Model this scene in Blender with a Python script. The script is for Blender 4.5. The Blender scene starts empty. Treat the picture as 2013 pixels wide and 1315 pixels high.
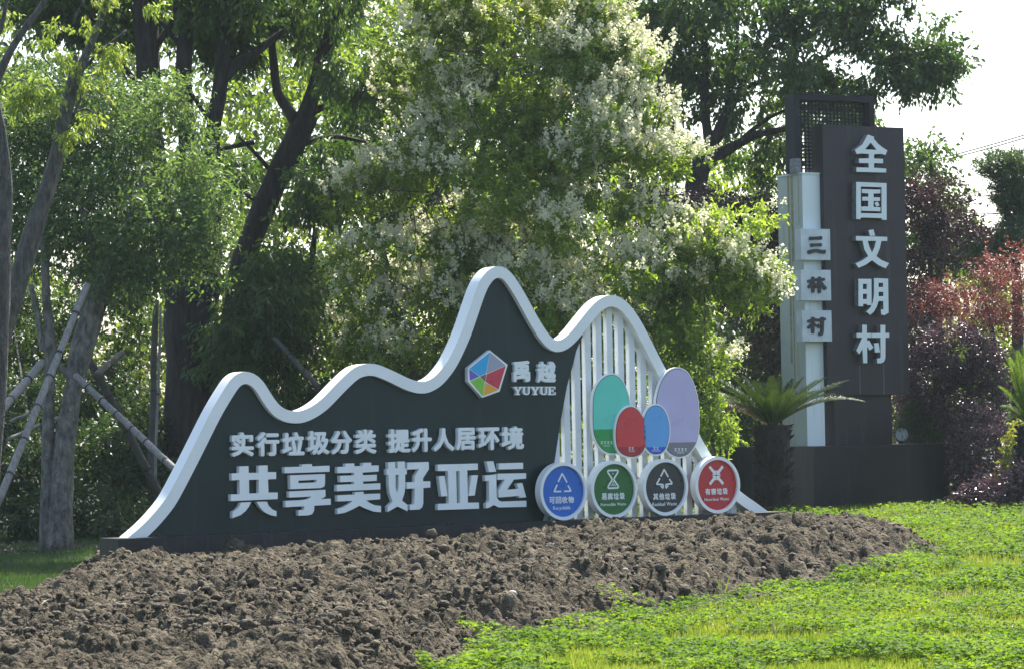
import bpy, math, random
import numpy as np
from mathutils import Vector
from mathutils.geometry import tessellate_polygon

random.seed(7); rng = np.random.default_rng(7)
SC = bpy.context.scene
COL = SC.collection
W0, H0, F = 2013.0, 1315.0, 5800.0

# ------------------------------------------------------------------ camera
CAM = np.array([0.0, 0.0, 1.6])
PITCH, ROLL = 0.0306, 0.018
Fw = np.array([0, math.cos(PITCH), math.sin(PITCH)])
R0 = np.array([1.0, 0, 0]); U0 = np.array([0, -math.sin(PITCH), math.cos(PITCH)])
Rv = math.cos(ROLL)*R0 - math.sin(ROLL)*U0
Uv = math.cos(ROLL)*U0 + math.sin(ROLL)*R0
cam = bpy.data.cameras.new('camera'); camo = bpy.data.objects.new('camera', cam); COL.objects.link(camo)
from mathutils import Matrix
camo.matrix_world = Matrix(((Rv[0], Uv[0], -Fw[0], CAM[0]), (Rv[1], Uv[1], -Fw[1], CAM[1]), (Rv[2], Uv[2], -Fw[2], CAM[2]), (0, 0, 0, 1)))
cam.sensor_width = 36; cam.lens = 36*F/W0; cam.clip_end = 2000; cam.clip_start = 0.5
SC.camera = camo

# ------------------------------------------------------------------ daylight
SUN_EL, SUN_AZ = math.radians(53), math.radians(22)      # azimuth from +Y towards +X
w = bpy.data.worlds.new('World'); SC.world = w; w.use_nodes = True
nt = w.node_tree; nt.nodes.clear()
sky = nt.nodes.new('ShaderNodeTexSky'); sky.sky_type = 'NISHITA'; sky.sun_disc = False
sky.sun_elevation = SUN_EL; sky.sun_rotation = SUN_AZ; sky.air_density = 1.0; sky.dust_density = 2.5
bg = nt.nodes.new('ShaderNodeBackground'); bg.inputs[1].default_value = 0.13
out = nt.nodes.new('ShaderNodeOutputWorld')
nt.links.new(sky.outputs[0], bg.inputs[0]); nt.links.new(bg.outputs[0], out.inputs[0])
sl = bpy.data.lights.new('sun', 'SUN'); sl.energy = 5.0; sl.angle = math.radians(0.55); sl.color = (1, .95, .86)
so = bpy.data.objects.new('sun', sl); COL.objects.link(so)
sd = Vector((math.sin(SUN_AZ)*math.cos(SUN_EL), math.cos(SUN_AZ)*math.cos(SUN_EL), math.sin(SUN_EL)))
so.rotation_euler = sd.to_track_quat('Z', 'Y').to_euler(); so.location = (0, 20, 40)
SC.view_settings.view_transform = 'Standard'; SC.view_settings.look = 'None'
SC.view_settings.exposure = 1.38; SC.view_settings.gamma = 1; SC.view_settings.use_curve_mapping = False
SC.render.engine = 'CYCLES'
SC.cycles.max_bounces = 8; SC.cycles.diffuse_bounces = 3; SC.cycles.transmission_bounces = 5
SC.cycles.use_denoising = True; SC.cycles.caustics_reflective = False; SC.cycles.caustics_refractive = False

# ------------------------------------------------------------------ geometry of view -> world
def ray(px, py):
    return Fw + (px-1006.5)/F*Rv + (657.5-py)/F*Uv
def at(px, py, Y):
    r = ray(px, py); return CAM + r*(Y/r[1])
class Plane:
    """vertical plane: origin O, unit direction u along it, n towards the viewer"""
    def __init__(s, O, ang):
        s.O = np.array(O, float); s.u = np.array([math.cos(ang), math.sin(ang), 0]); s.n = np.array([math.sin(ang), -math.cos(ang), 0])
    def st(s, px, py, d=0.0):
        r = ray(px, py); o = s.O + s.n*d
        t = np.dot(o-CAM, s.n)/np.dot(r, s.n); p = CAM + r*t
        return (float(np.dot(p-s.O, s.u)), float(p[2]))
    def w(s, a, z, d=0.0):
        p = s.O + s.u*a + s.n*d; return (p[0], p[1], z)
def ground0(x, y):
    y = np.asarray(y, float); t = np.clip((y-18)/24, 0, 1)
    return 0.40*(t*t*(3-2*t)) + np.clip(y-60, 0, 400)*0.004
def on_ground(px, py, g=ground0):
    r = ray(px, py); Y = 25.0
    for _ in range(60):
        p = CAM + r*(Y/r[1]); z = float(g(p[0], p[1]))
        Yn = (z-1.6)/r[2]*r[1]
        if Yn < 0 or Yn > 300: Yn = 300
        Y = .5*Y+.5*Yn
    p = CAM + r*(Y/r[1]); return np.array([p[0], p[1], float(g(p[0], p[1]))])

# ------------------------------------------------------------------ object helpers
ORG = {}
def tag(o, label=None, cat=None, group=None, kind=None):
    if label: o['label'] = label
    if cat: o['category'] = cat
    if group: o['group'] = group
    if kind: o['kind'] = kind
    return o
def thing(name, label, cat, loc, group=None):
    o = bpy.data.objects.new(name, None); COL.objects.link(o); o.location = tuple(loc); o.empty_display_size = .2
    ORG[o.name] = np.array(loc, float); return tag(o, label, cat, group)
def mk(name, V, Fc, mat, parent=None, loc=None, smooth=False, mi=None):
    V = np.asarray(V, float).reshape(-1, 3)
    if parent is not None: org = ORG[parent.name]
    else:
        org = np.array(loc, float) if loc is not None else np.array([0., 0, 0])
    me = bpy.data.meshes.new(name)
    if isinstance(Fc, np.ndarray):
        n, k = Fc.shape
        me.vertices.add(len(V)); me.vertices.foreach_set('co', (V-org).astype(np.float32).ravel())
        me.loops.add(n*k); me.loops.foreach_set('vertex_index', Fc.astype(np.int32).ravel())
        me.polygons.add(n); me.polygons.foreach_set('loop_start', np.arange(0, n*k, k, dtype=np.int32))
        me.polygons.foreach_set('loop_total', np.full(n, k, dtype=np.int32)); me.update(calc_edges=True)
    else:
        me.from_pydata([tuple(v) for v in (V-org)], [], [tuple(f) for f in Fc]); me.update()
    if smooth: me.polygons.foreach_set('use_smooth', [True]*len(me.polygons))
    for m in (mat if isinstance(mat, (list, tuple)) else [mat]): me.materials.append(m)
    if mi is not None: me.polygons.foreach_set('material_index', np.asarray(mi, dtype=np.int32))
    o = bpy.data.objects.new(name, me); COL.objects.link(o)
    if parent is not None: o.parent = parent; ORG[o.name] = org
    else: o.location = tuple(org); ORG[o.name] = org
    return o
class MB:
    def __init__(s): s.V = []; s.F = []; s.M = []
    def add(s, V, Fc, mi=0):
        b = len(s.V); s.V += [tuple(v) for v in V]; s.F += [tuple(b+i for i in f) for f in Fc]; s.M += [mi]*len(Fc); return s
    def build(s, name, mat, parent=None, loc=None, smooth=False):
        return mk(name, s.V, s.F, mat, parent, loc, smooth, mi=s.M if isinstance(mat, (list, tuple)) else None)
def area(p): return sum(p[i][0]*p[(i+1) % len(p)][1]-p[(i+1) % len(p)][0]*p[i][1] for i in range(len(p)))/2
def prism(mb, P, loops, d0, d1, mi=0, side_mi=None, back=True):
    """extrude a polygon with holes on plane P from offset d0 (back) to d1 (front)"""
    side_mi = mi if side_mi is None else side_mi
    flat = [q for l in loops for q in l]
    tri = tessellate_polygon([[Vector((a, z, 0)) for a, z in l] for l in loops])
    n = len(flat)
    V = [P.w(a, z, d1) for a, z in flat] + [P.w(a, z, d0) for a, z in flat]
    ft = []
    for t in tri:
        a, b, c = [flat[i] for i in t]
        cr = (b[0]-a[0])*(c[1]-a[1])-(b[1]-a[1])*(c[0]-a[0])
        ft.append(tuple(t) if cr > 0 else tuple(reversed(t)))
    base = len(mb.V); mb.V += V
    mb.F += [tuple(base+i for i in f) for f in ft]; mb.M += [mi]*len(ft)
    if back: mb.F += [tuple(base+n+i for i in reversed(f)) for f in ft]; mb.M += [side_mi]*len(ft)
    k = 0
    for li, l in enumerate(loops):
        m = len(l); ccw = area(l) > 0
        if li > 0: ccw = not ccw
        for i in range(m):
            a, b = k+i, k+(i+1) % m
            f = (a, a+n, b+n, b) if ccw else (b, b+n, a+n, a)
            mb.F.append(tuple(base+j for j in f)); mb.M.append(side_mi)
        k += m
    return mb
def rect(a0, z0, a1, z1): return [(a0, z0), (a1, z0), (a1, z1), (a0, z1)]
def catmull(P, n=8, closed=False):
    P = np.asarray(P, float); N = len(P); outp = []
    rngi = range(N if closed else N-1)
    for i in rngi:
        if closed: p0, p1, p2, p3 = P[(i-1) % N], P[i], P[(i+1) % N], P[(i+2) % N]
        else:
            p1, p2 = P[i], P[i+1]; p0 = P[i-1] if i > 0 else 2*p1-p2; p3 = P[i+2] if i+2 < N else 2*p2-p1
        for k in range(n):
            t = k/n
            outp.append(.5*((2*p1)+(-p0+p2)*t+(2*p0-5*p1+4*p2-p3)*t*t+(-p0+3*p1-3*p2+p3)*t**3))
    if not closed: outp.append(P[-1])
    return np.array(outp)
def tube(mb, path, radii, sides=10, rough=0.0, mi=0, sub=5, cap=True):
    path = np.asarray(path, float); radii = np.asarray(radii, float)
    A = catmull(np.column_stack([path, radii]), sub) if sub > 1 else np.column_stack([path, radii])
    P, r = A[:, :3], A[:, 3]; n = len(P)
    T = np.gradient(P, axis=0); T /= np.linalg.norm(T, axis=1)[:, None]+1e-9
    ref = np.array([0, 1.0, 0.1]); V = []
    ph = rng.uniform(0, 6.28, 4)
    for i in range(n):
        a = np.cross(T[i], ref); a /= np.linalg.norm(a)+1e-9; b = np.cross(T[i], a)
        for k in range(sides):
            th = 2*math.pi*k/sides
            rr = r[i]*(1+rough*(math.sin(3*th+ph[0]+i*.35)*.5+math.sin(5*th+ph[1]-i*.5)*.35+math.sin(2*th+i*.9+ph[2])*.35))
            V.append(P[i]+rr*(math.cos(th)*a+math.sin(th)*b))
    Fc = []
    for i in range(n-1):
        for k in range(sides):
            k2 = (k+1) % sides; Fc.append((i*sides+k, i*sides+k2, (i+1)*sides+k2, (i+1)*sides+k))
    if cap: Fc.append(tuple(range(sides))[::-1]); Fc.append(tuple((n-1)*sides+k for k in range(sides)))
    mb.add(V, Fc, mi); return mb
def box(mb, c, sx, sy, sz, mi=0):
    x, y, z = c; V = [(x+i*sx/2, y+j*sy/2, z+k*sz/2) for k in (-1, 1) for j in (-1, 1) for i in (-1, 1)]
    mb.add(V, [(0, 2, 3, 1), (4, 5, 7, 6), (0, 1, 5, 4), (2, 6, 7, 3), (0, 4, 6, 2), (1, 3, 7, 5)], mi)

# ------------------------------------------------------------------ materials
def srgb(r, g, b):
    f = lambda c: (c/255/12.92 if c/255 <= .04045 else ((c/255+.055)/1.055)**2.4)
    return (f(r), f(g), f(b), 1)
def node(nt, t, **kw):
    n = nt.nodes.new(t)
    for k, v in kw.items():
        if k in n.inputs.keys() if hasattr(n.inputs, 'keys') else False: n.inputs[k].default_value = v
        else: setattr(n, k, v)
    return n
def surf(name, c1, c2=None, scale=6, rough=.5, bump=0.0, bscale=40, detail=6, metal=0, spec=.5, c3=None, s3=.7, stretch=None, coat=0):
    m = bpy.data.materials.new(name); m.use_nodes = True; nt = m.node_tree; L = nt.links
    b = nt.nodes['Principled BSDF']; b.inputs['Roughness'].default_value = rough; b.inputs['Metallic'].default_value = metal
    b.inputs['Specular IOR Level'].default_value = spec; b.inputs['Coat Weight'].default_value = coat
    tc = nt.nodes.new('ShaderNodeTexCoord'); vec = tc.outputs['Object']
    if stretch:
        mp = nt.nodes.new('ShaderNodeMapping'); mp.inputs['Scale'].default_value = stretch; L.new(vec, mp.inputs[0]); vec = mp.outputs[0]
    c2 = c2 or c1
    nz = nt.nodes.new('ShaderNodeTexNoise'); nz.inputs['Scale'].default_value = scale; nz.inputs['Detail'].default_value = detail
    L.new(vec, nz.inputs['Vector'])
    cr = nt.nodes.new('ShaderNodeValToRGB'); cr.color_ramp.elements[0].position = .32; cr.color_ramp.elements[1].position = .68
    cr.color_ramp.elements[0].color = c1; cr.color_ramp.elements[1].color = c2
    L.new(nz.outputs['Fac'], cr.inputs[0]); col = cr.outputs[0]
    if c3:
        n3 = nt.nodes.new('ShaderNodeTexNoise'); n3.inputs['Scale'].default_value = scale*s3; n3.inputs['Detail'].default_value = 8
        mp3 = nt.nodes.new('ShaderNodeMapping'); mp3.inputs['Scale'].default_value = (6, 6, .35); L.new(tc.outputs['Object'], mp3.inputs[0]); L.new(mp3.outputs[0], n3.inputs['Vector'])
        r3 = nt.nodes.new('ShaderNodeValToRGB'); r3.color_ramp.elements[0].position = .56; r3.color_ramp.elements[1].position = .74
        mx = nt.nodes.new('ShaderNodeMix'); mx.data_type = 'RGBA'; L.new(n3.outputs['Fac'], r3.inputs[0]); L.new(r3.outputs[0], mx.inputs[0])
        L.new(col, mx.inputs[6]); mx.inputs[7].default_value = c3; col = mx.outputs[2]
    L.new(col, b.inputs['Base Color'])
    rr = nt.nodes.new('ShaderNodeMapRange'); rr.inputs[3].default_value = max(.05, rough-.12); rr.inputs[4].default_value = min(1, rough+.12)
    L.new(nz.outputs['Fac'], rr.inputs[0]); L.new(rr.outputs[0], b.inputs['Roughness'])
    if bump:
        n2 = nt.nodes.new('ShaderNodeTexNoise'); n2.inputs['Scale'].default_value = bscale; n2.inputs['Detail'].default_value = 5
        L.new(vec, n2.inputs['Vector'])
        bp = nt.nodes.new('ShaderNodeBump'); bp.inputs['Strength'].default_value = bump; bp.inputs['Distance'].default_value = .05 if bump >= .9 else .02
        L.new(n2.outputs['Fac'], bp.inputs['Height']); L.new(bp.outputs[0], b.inputs['Normal'])
    return m
def leafmat(name, c1, c2, c3, trans=.4, tcol=None, rough=.45, scale=.9, gloss=.5):
    """leaf: colour varies from leaf to leaf and from spray to spray; part of the light passes through"""
    m = bpy.data.materials.new(name); m.use_nodes = True; nt = m.node_tree; L = nt.links
    b = nt.nodes['Principled BSDF']; b.inputs['Roughness'].default_value = rough; b.inputs['Specular IOR Level'].default_value = gloss
    geo = nt.nodes.new('ShaderNodeNewGeometry'); tc = nt.nodes.new('ShaderNodeTexCoord')
    cr = nt.nodes.new('ShaderNodeValToRGB'); e = cr.color_ramp.elements; e[0].position = 0; e[1].position = 1
    e[0].color = c1; e[1].color = c3; k = e.new(.55); k.color = c2
    nz = nt.nodes.new('ShaderNodeTexNoise'); nz.inputs['Scale'].default_value = scale; nz.inputs['Detail'].default_value = 3
    L.new(tc.outputs['Object'], nz.inputs['Vector'])
    ma = nt.nodes.new('ShaderNodeMath'); ma.operation = 'MULTIPLY_ADD'; ma.inputs[1].default_value = 1.6; ma.inputs[2].default_value = -.55
    L.new(nz.outputs['Fac'], ma.inputs[0])
    mb_ = nt.nodes.new('ShaderNodeMath'); mb_.operation = 'MULTIPLY_ADD'; mb_.inputs[1].default_value = .55; L.new(geo.outputs['Random Per Island'], mb_.inputs[0]); L.new(ma.outputs[0], mb_.inputs[2])
    L.new(mb_.outputs[0], cr.inputs[0]); L.new(cr.outputs[0], b.inputs['Base Color'])
    tr = nt.nodes.new('ShaderNodeBsdfTranslucent')
    hs = nt.nodes.new('ShaderNodeMix'); hs.data_type = 'RGBA'; hs.blend_type = 'MULTIPLY'; hs.inputs[0].default_value = 1
    L.new(cr.outputs[0], hs.inputs[6]); hs.inputs[7].default_value = tcol or (2.6, 2.4, .9, 1)
    L.new(hs.outputs[2], tr.inputs[0])
    mx = nt.nodes.new('ShaderNodeMixShader'); mx.inputs[0].default_value = trans
    L.new(b.outputs[0], mx.inputs[1]); L.new(tr.outputs[0], mx.inputs[2])
    L.new(mx.outputs[0], nt.nodes['Material Output'].inputs[0])
    return m

M = {}
M['white'] = surf('white_paint', (.74, .79, .77, 1), (.80, .84, .82, 1), 3, .42, .05, 60)
M['slat'] = surf('slat_paint', (.64, .68, .69, 1), (.76, .80, .80, 1), 4, .4, .05, 60)
M['char'] = surf('letter_paint', (.72, .78, .76, 1), (.79, .84, .82, 1), 5, .45)
M['panel'] = surf('sign_panel', (.004, .019, .020, 1), (.006, .025, .026, 1), 1.2, .40, .02, 30, spec=.3, c3=(.013, .030, .032, 1), s3=1.6)
M['base'] = surf('black_base', (.010, .014, .016, 1), (.018, .022, .024, 1), 4, .45, .05, 30, spec=.3, c3=(.05, .042, .032, 1), s3=1.6)
M['brown'] = surf('brown_cladding', (.020, .016, .020, 1), (.034, .028, .034, 1), 1.3, .42, .03, 20, spec=.35, c3=(.046, .040, .046, 1), s3=1.5)
M['plinth'] = surf('dark_stone', (.010, .012, .014, 1), (.020, .023, .024, 1), 1.5, .34, .03, 20, spec=.35, c3=(.038, .040, .038, 1), s3=1.0)
M['column'] = surf('weathered_white', (.74, .80, .79, 1), (.80, .85, .84, 1), 2, .5, .04, 30, c3=(.70, .72, .64, 1), s3=1.3)
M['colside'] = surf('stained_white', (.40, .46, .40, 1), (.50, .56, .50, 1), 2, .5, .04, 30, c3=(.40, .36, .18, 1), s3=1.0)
M['rust'] = surf('rust_streak', (.30, .24, .10, 1), (.42, .40, .26, 1), 14, .7)
M['letside'] = surf('letter_return', (.12, .13, .14, 1), (.24, .26, .27, 1), 20, .6, .1)
M['plaque'] = surf('plaque_white', (.50, .56, .57, 1), (.66, .71, .72, 1), 5, .5, .05, c3=(.36, .38, .38, 1), s3=2)
M['ink'] = surf('dark_ink', (.02, .02, .022, 1), (.035, .034, .036, 1), 20, .6)
M['lattice'] = surf('dark_lattice', (.010, .010, .012, 1), (.020, .020, .023, 1), 5, .6, spec=.25)
M['concrete'] = surf('concrete', (.13, .14, .12, 1), (.2, .2, .18, 1), 9, .85, .3)
for nm, c in dict(blue=(14, 98, 185), green=(24, 98, 44), grey=(36, 44, 50), red=(176, 40, 50), cyan=(28, 160, 210), lgrey=(150, 155, 170), lred=(190, 50, 72), orange=(225, 160, 50), lgreen=(120, 190, 60), purple=(98, 88, 180), brownf=(130, 85, 70), mint=(90, 200, 180), dgreen=(30, 145, 75), bred=(195, 55, 60), dred=(160, 38, 52), sky=(90, 158, 215), dblue=(30, 85, 190), lilac=(178, 172, 205), dgrey=(115, 116, 124), lav=(165, 162, 185)).items():
    c = srgb(*c); M[nm] = surf('print_'+nm, c, tuple(min(1, x*1.12) for x in c[:3])+(1,), 4, .3, 0, spec=.5)
M['bark'] = surf('dark_bark', (.010, .008, .008, 1), (.046, .037, .033, 1), 6, .95, 1.0, 18, stretch=(3.2, 3.2, .6))
M['paleb'] = surf('pale_bark', (.07, .068, .06, 1), (.25, .235, .205, 1), 9, .9, 1.0, 26, stretch=(1.6, 1.6, .9), c3=(.045, .05, .04, 1), s3=.8)
M['midb'] = surf('grey_bark', (.05, .047, .042, 1), (.15, .138, .12, 1), 8, .92, 1.0, 24, stretch=(2.2, 2.2, .8), c3=(.035, .04, .03, 1), s3=.8)
M['pole'] = surf('weathered_pole', (.13, .13, .12, 1), (.26, .25, .23, 1), 10, .8, .3, 30, stretch=(4, 4, .6))
M['dpole'] = surf('dark_pole', (.05, .045, .04, 1), (.09, .085, .08, 1), 10, .8, .3, 30)
M['tie'] = surf('dark_tie', (.03, .03, .03, 1), None, 10, .8)
M['cable'] = surf('cable', (.02, .02, .02, 1), None, 5, .6)
g = lambda r, gg, b: (r, gg, b, 1)
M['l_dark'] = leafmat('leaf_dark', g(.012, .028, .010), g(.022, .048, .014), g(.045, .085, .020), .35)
M['l_mid'] = leafmat('leaf_mid', g(.022, .050, .016), g(.040, .085, .022), g(.075, .130, .030), .38)
M['l_shade'] = leafmat('leaf_blue_green', g(.036, .086, .036), g(.064, .140, .052), g(.110, .195, .062), .42)
M['l_lime'] = leafmat('leaf_lime', g(.07, .13, .02), g(.12, .19, .03), g(.19, .25, .05), .5, (2.2, 2.0, .8, 1))  # brighter greens put the sunlight on the far wood into its leaf colour
M['l_wood'] = leafmat('leaf_wood', g(.020, .045, .012), g(.055, .095, .02), g(.17, .23, .04), .45, (2.1, 1.9, .8, 1), scale=.5)
M['l_left'] = leafmat('leaf_grey_green', g(.040, .080, .036), g(.070, .125, .055), g(.125, .19, .075), .42, scale=1.6)
M['l_privet'] = leafmat('leaf_privet', g(.055, .105, .026), g(.115, .185, .040), g(.215, .28, .065), .5)
M['l_young'] = leafmat('leaf_young', g(.13, .20, .045), g(.20, .28, .06), g(.28, .29, .10), .5, (1.9, 1.8, .9, 1))
M['l_purple'] = leafmat('leaf_purple', g(.030, .018, .024), g(.070, .040, .050), g(.17, .105, .12), .22, (1.5, 1.05, 1.1, 1), rough=.3, gloss=.8)
M['l_dred'] = leafmat('leaf_dark_red', g(.020, .012, .014), g(.036, .020, .022), g(.06, .035, .03), .25, (1.8, 1, 1, 1))
M['l_maple'] = leafmat('leaf_red_maple', g(.065, .026, .026), g(.140, .052, .048), g(.25, .12, .09), .42, (1.7, 1.1, .95, 1))
M['l_conifer'] = leafmat('needle_green', g(.020, .048, .020), g(.034, .072, .028), g(.07, .115, .04), .25)
M['l_cyc2'] = leafmat('frond_light', g(.04, .08, .02), g(.07, .13, .03), g(.14, .19, .04), .35, scale=2)
M['l_cycad'] = leafmat('frond_green', g(.012, .027, .009), g(.022, .046, .013), g(.055, .082, .022), .25, scale=2)
M['l_dry'] = leafmat('frond_dry', g(.20, .17, .11), g(.30, .26, .17), g(.40, .35, .24), .3, (1.3, 1.2, 1, 1))
M['l_gold'] = leafmat('leaf_gold', g(.09, .13, .02), g(.17, .20, .04), g(.28, .28, .07), .45, (1.9, 1.8, .8, 1))
M['flower'] = leafmat('privet_flower', g(.55, .56, .38), g(.68, .68, .50), g(.78, .77, .62), .5, (1.1, 1.1, 1, 1), rough=.7)
M['clover'] = leafmat('clover_leaf', g(.035, .085, .010), g(.095, .180, .014), g(.20, .29, .03), .42, (1.7, 1.6, .7, 1), scale=1.5, rough=.7, gloss=.15)
M['grass'] = leafmat('grass_blade', g(.09, .14, .02), g(.14, .20, .03), g(.24, .27, .07), .5, (1.7, 1.6, .9, 1), scale=1.2, rough=.65, gloss=.2)
M['litter'] = leafmat('leaf_litter', g(.05, .04, .025), g(.10, .08, .05), g(.2, .17, .1), .15, (1.2, 1.1, 1, 1))
M['ground'] = surf('turf_soil', (.03, .045, .016, 1), (.06, .075, .03, 1), 3, .95, .5, 30)

# ------------------------------------------------------------------ ground sheet
gx = np.concatenate([np.linspace(-300, -16, 20), np.linspace(-14, 14, 90), np.linspace(16, 300, 20)])
gy = np.concatenate([np.linspace(-40, 14, 12), np.linspace(15, 48, 110), np.linspace(50, 600, 40)])
X, Y = np.meshgrid(gx, gy)
def gz(x, y):
    return ground0(x, y) + .012*np.sin(x*2.1+y*.7)+.01*np.sin(y*3.3-x*1.7)+.008*np.sin(x*6.1)*np.sin(y*4.7)
Z = gz(X, Y)
V = np.column_stack([X.ravel(), Y.ravel(), Z.ravel()]); nx, ny = len(gx), len(gy)
I = np.arange(nx*ny).reshape(ny, nx)
Q = np.stack([I[:-1, :-1], I[:-1, 1:], I[1:, 1:], I[1:, :-1]], -1).reshape(-1, 4)
M['ground'] = surf('turf_soil2', (.018, .026, .010, 1), (.035, .042, .018, 1), 3, .95, .5, 30)
tag(mk('ground', V, Q, M['ground'], smooth=True), 'green lawn and bare earth running back under the trees', kind='structure')

# ------------------------------------------------------------------ soil mound
mpx = [(-420, 1310), (-120, 1262), (0, 1226), (60, 1190), (120, 1150), (165, 1112), (190, 1088)]
front = [(1560, 1024), (1700, 1042), (1800, 1066), (1862, 1088), (1800, 1112), (1700, 1134), (1560, 1164), (1480, 1184), (1350, 1204), (1200, 1238), (1050, 1266), (960, 1290), (900, 1318), (850, 1360), (800, 1480)]
left_poly = [on_ground(*p)[:2] for p in mpx]
right_poly = [on_ground(*p)[:2] for p in front]
poly = np.array(left_poly + [(-4.6, 29.6), (-2.5, 30.4), (0, 31.6), (2.2, 33.0), (3.4, 33.6)] + right_poly + [(-1.7, 12.4), (-8.5, 12.4)])
def poly_dist(x, y, P):
    """signed distance to polygon (positive inside), vectorised"""
    x = np.asarray(x, float); y = np.asarray(y, float); d = np.full(x.shape, 1e9); ins = np.zeros(x.shape, bool)
    n = len(P)
    for i in range(n):
        ax, ay = P[i]; bx, by = P[(i+1) % n]; dx, dy = bx-ax, by-ay
        t = np.clip(((x-ax)*dx+(y-ay)*dy)/(dx*dx+dy*dy+1e-12), 0, 1)
        d = np.minimum(d, np.hypot(x-ax-t*dx, y-ay-t*dy))
        c = ((ay > y) != (by > y)) & (x < (bx-ax)*(y-ay)/(by-ay+1e-12)+ax); ins ^= c
    return np.where(ins, d, -d)
def vnoise(x, y, s, seed):
    r = np.random.default_rng(seed); T = r.random((256, 256))
    u, v = x*s, y*s; i, j = np.floor(u).astype(int), np.floor(v).astype(int); fu, fv = u-i, v-j
    fu = fu*fu*(3-2*fu); fv = fv*fv*(3-2*fv); a = lambda p, q: T[p % 256, q % 256]
    return (a(i, j)*(1-fu)+a(i+1, j)*fu)*(1-fv)+(a(i, j+1)*(1-fu)+a(i+1, j+1)*fu)*fv
def cells(x, y, s, seed):
    """packed lumps: height of the highest bump over each point"""
    r = np.random.default_rng(seed); J = r.random((128, 128, 3)); u, v = x*s, y*s; i, j = np.floor(u).astype(int), np.floor(v).astype(int)
    best = np.zeros(np.shape(u))
    for di in (-1, 0, 1):
        for dj in (-1, 0, 1):
            q = J[(i+di) % 128, (j+dj) % 128]; dx = u-(i+di+q[..., 0]); dy = v-(j+dj+q[..., 1]); R = .45+.5*q[..., 2]
            best = np.maximum(best, R*np.sqrt(np.clip(1-(dx*dx+dy*dy)/(R*R), 0, 1)))
    return best
BA_ = math.radians(34.5)
def mound_z(x, y, rough=True):
    x = np.asarray(x, float); y = np.asarray(y, float)
    e = poly_dist(x, y, poly) + .25*(vnoise(x, y, 1.7, 3)-.5)+.12*(vnoise(x, y, 5, 4)-.5)
    t = np.clip(e/.85, 0, 1); db = (x*math.sin(BA_)-(y-30)*math.cos(BA_)); h = (.285-(.060+.055*np.clip((x+3.2)/3, 0, 1))*np.exp(-((db-.1)/.55)**2))*(t*t*(3-2*t)) + .05*np.clip(e/.1, 0, 1)
    h = h + np.clip(e*3, 0, 1)*(.10*(vnoise(x, y, .9, 5)-.5)*np.clip(np.abs(y-27)/3, .15, 1))
    if rough:
        k = np.clip(e/.25, 0, 1)
        wx = x+.05*(vnoise(x, y, 14, 10)-.5)+.02*(vnoise(x, y, 40, 11)-.5); wy = y+.05*(vnoise(x, y, 14, 12)-.5)+.02*(vnoise(x, y, 40, 13)-.5)
        big = np.clip(vnoise(x, y, 1.1, 17)*1.7-.15, .55, 1.4)
        h = h + k*(.05*(vnoise(x, y, 3.5, 6)-.5)+big*.15*cells(wx, wy, 6.0, 14)+.085*cells(wy, wx, 12.5, 15)+.052*cells(wx, wy, 25, 16)-.115+.014*(vnoise(x, y, 60, 9)-.5))
    return np.where(e > -.05, ground0(x, y)+h-.02, ground0(x, y)-.3), e
ys = [14.7]
while ys[-1] < 34.2: ys.append(ys[-1]+.00095*ys[-1])
ys = np.array(ys); xs = np.linspace(-.19, .165, 470)
Yg, Ag = np.meshgrid(ys, xs, indexing='ij'); Xg = Ag*Yg
Zg, Eg = mound_z(Xg, Yg)
ny, nx = Xg.shape; I = np.arange(nx*ny).reshape(ny, nx)
Q = np.stack([I[:-1, :-1], I[:-1, 1:], I[1:, 1:], I[1:, :-1]], -1).reshape(-1, 4)
keep = (Eg.ravel()[Q] > -.12).any(1)
Q = Q[keep]; used = np.unique(Q); rm = -np.ones(nx*ny, int); rm[used] = np.arange(len(used))
V = np.column_stack([Xg.ravel(), Yg.ravel(), Zg.ravel()])[used]
M['soil'] = surf('brown_soil', (.026, .022, .014, 1), (.120, .100, .069, 1), 7, .97, 1.0, 38, c3=(.17, .143, .100, 1), s3=.12, spec=.15)
M['clod'] = surf('soil_clod', (.040, .033, .024, 1), (.180, .152, .110, 1), 4.5, .97, 1.0, 45, spec=.15)
heap = mk('soil_mound', V, rm[Q], M['soil'], smooth=True)
tag(heap, 'low mound of freshly dug brown soil spread in front of the sign', kind='structure')
# clods
def ico():
    t = (1+5**.5)/2
    v = np.array([(-1, t, 0), (1, t, 0), (-1, -t, 0), (1, -t, 0), (0, -1, t), (0, 1, t), (0, -1, -t), (0, 1, -t), (t, 0, -1), (t, 0, 1), (-t, 0, -1), (-t, 0, 1)], float)
    v /= np.linalg.norm(v[0])
    f = np.array([(0, 11, 5), (0, 5, 1), (0, 1, 7), (0, 7, 10), (0, 10, 11), (1, 5, 9), (5, 11, 4), (11, 10, 2), (10, 7, 6), (7, 1, 8), (3, 9, 4), (3, 4, 2), (3, 2, 6), (3, 6, 8), (3, 8, 9), (4, 9, 5), (2, 4, 11), (6, 2, 10), (8, 6, 7), (9, 8, 1)])
    return v, f
def subdiv(v, f):
    v = list(map(tuple, v)); c = {}; nf = []
    def mid(a, b):
        k = (min(a, b), max(a, b))
        if k not in c:
            m = np.array(v[a])+np.array(v[b]); m /= np.linalg.norm(m); v.append(tuple(m)); c[k] = len(v)-1
        return c[k]
    for a, b, d in f:
        x, y_, z = mid(a, b), mid(b, d), mid(d, a); nf += [(a, x, z), (b, y_, x), (d, z, y_), (x, y_, z)]
    return np.array(v), np.array(nf)
IV, IF = ico(); IV2, IF2 = subdiv(IV, IF)
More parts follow.
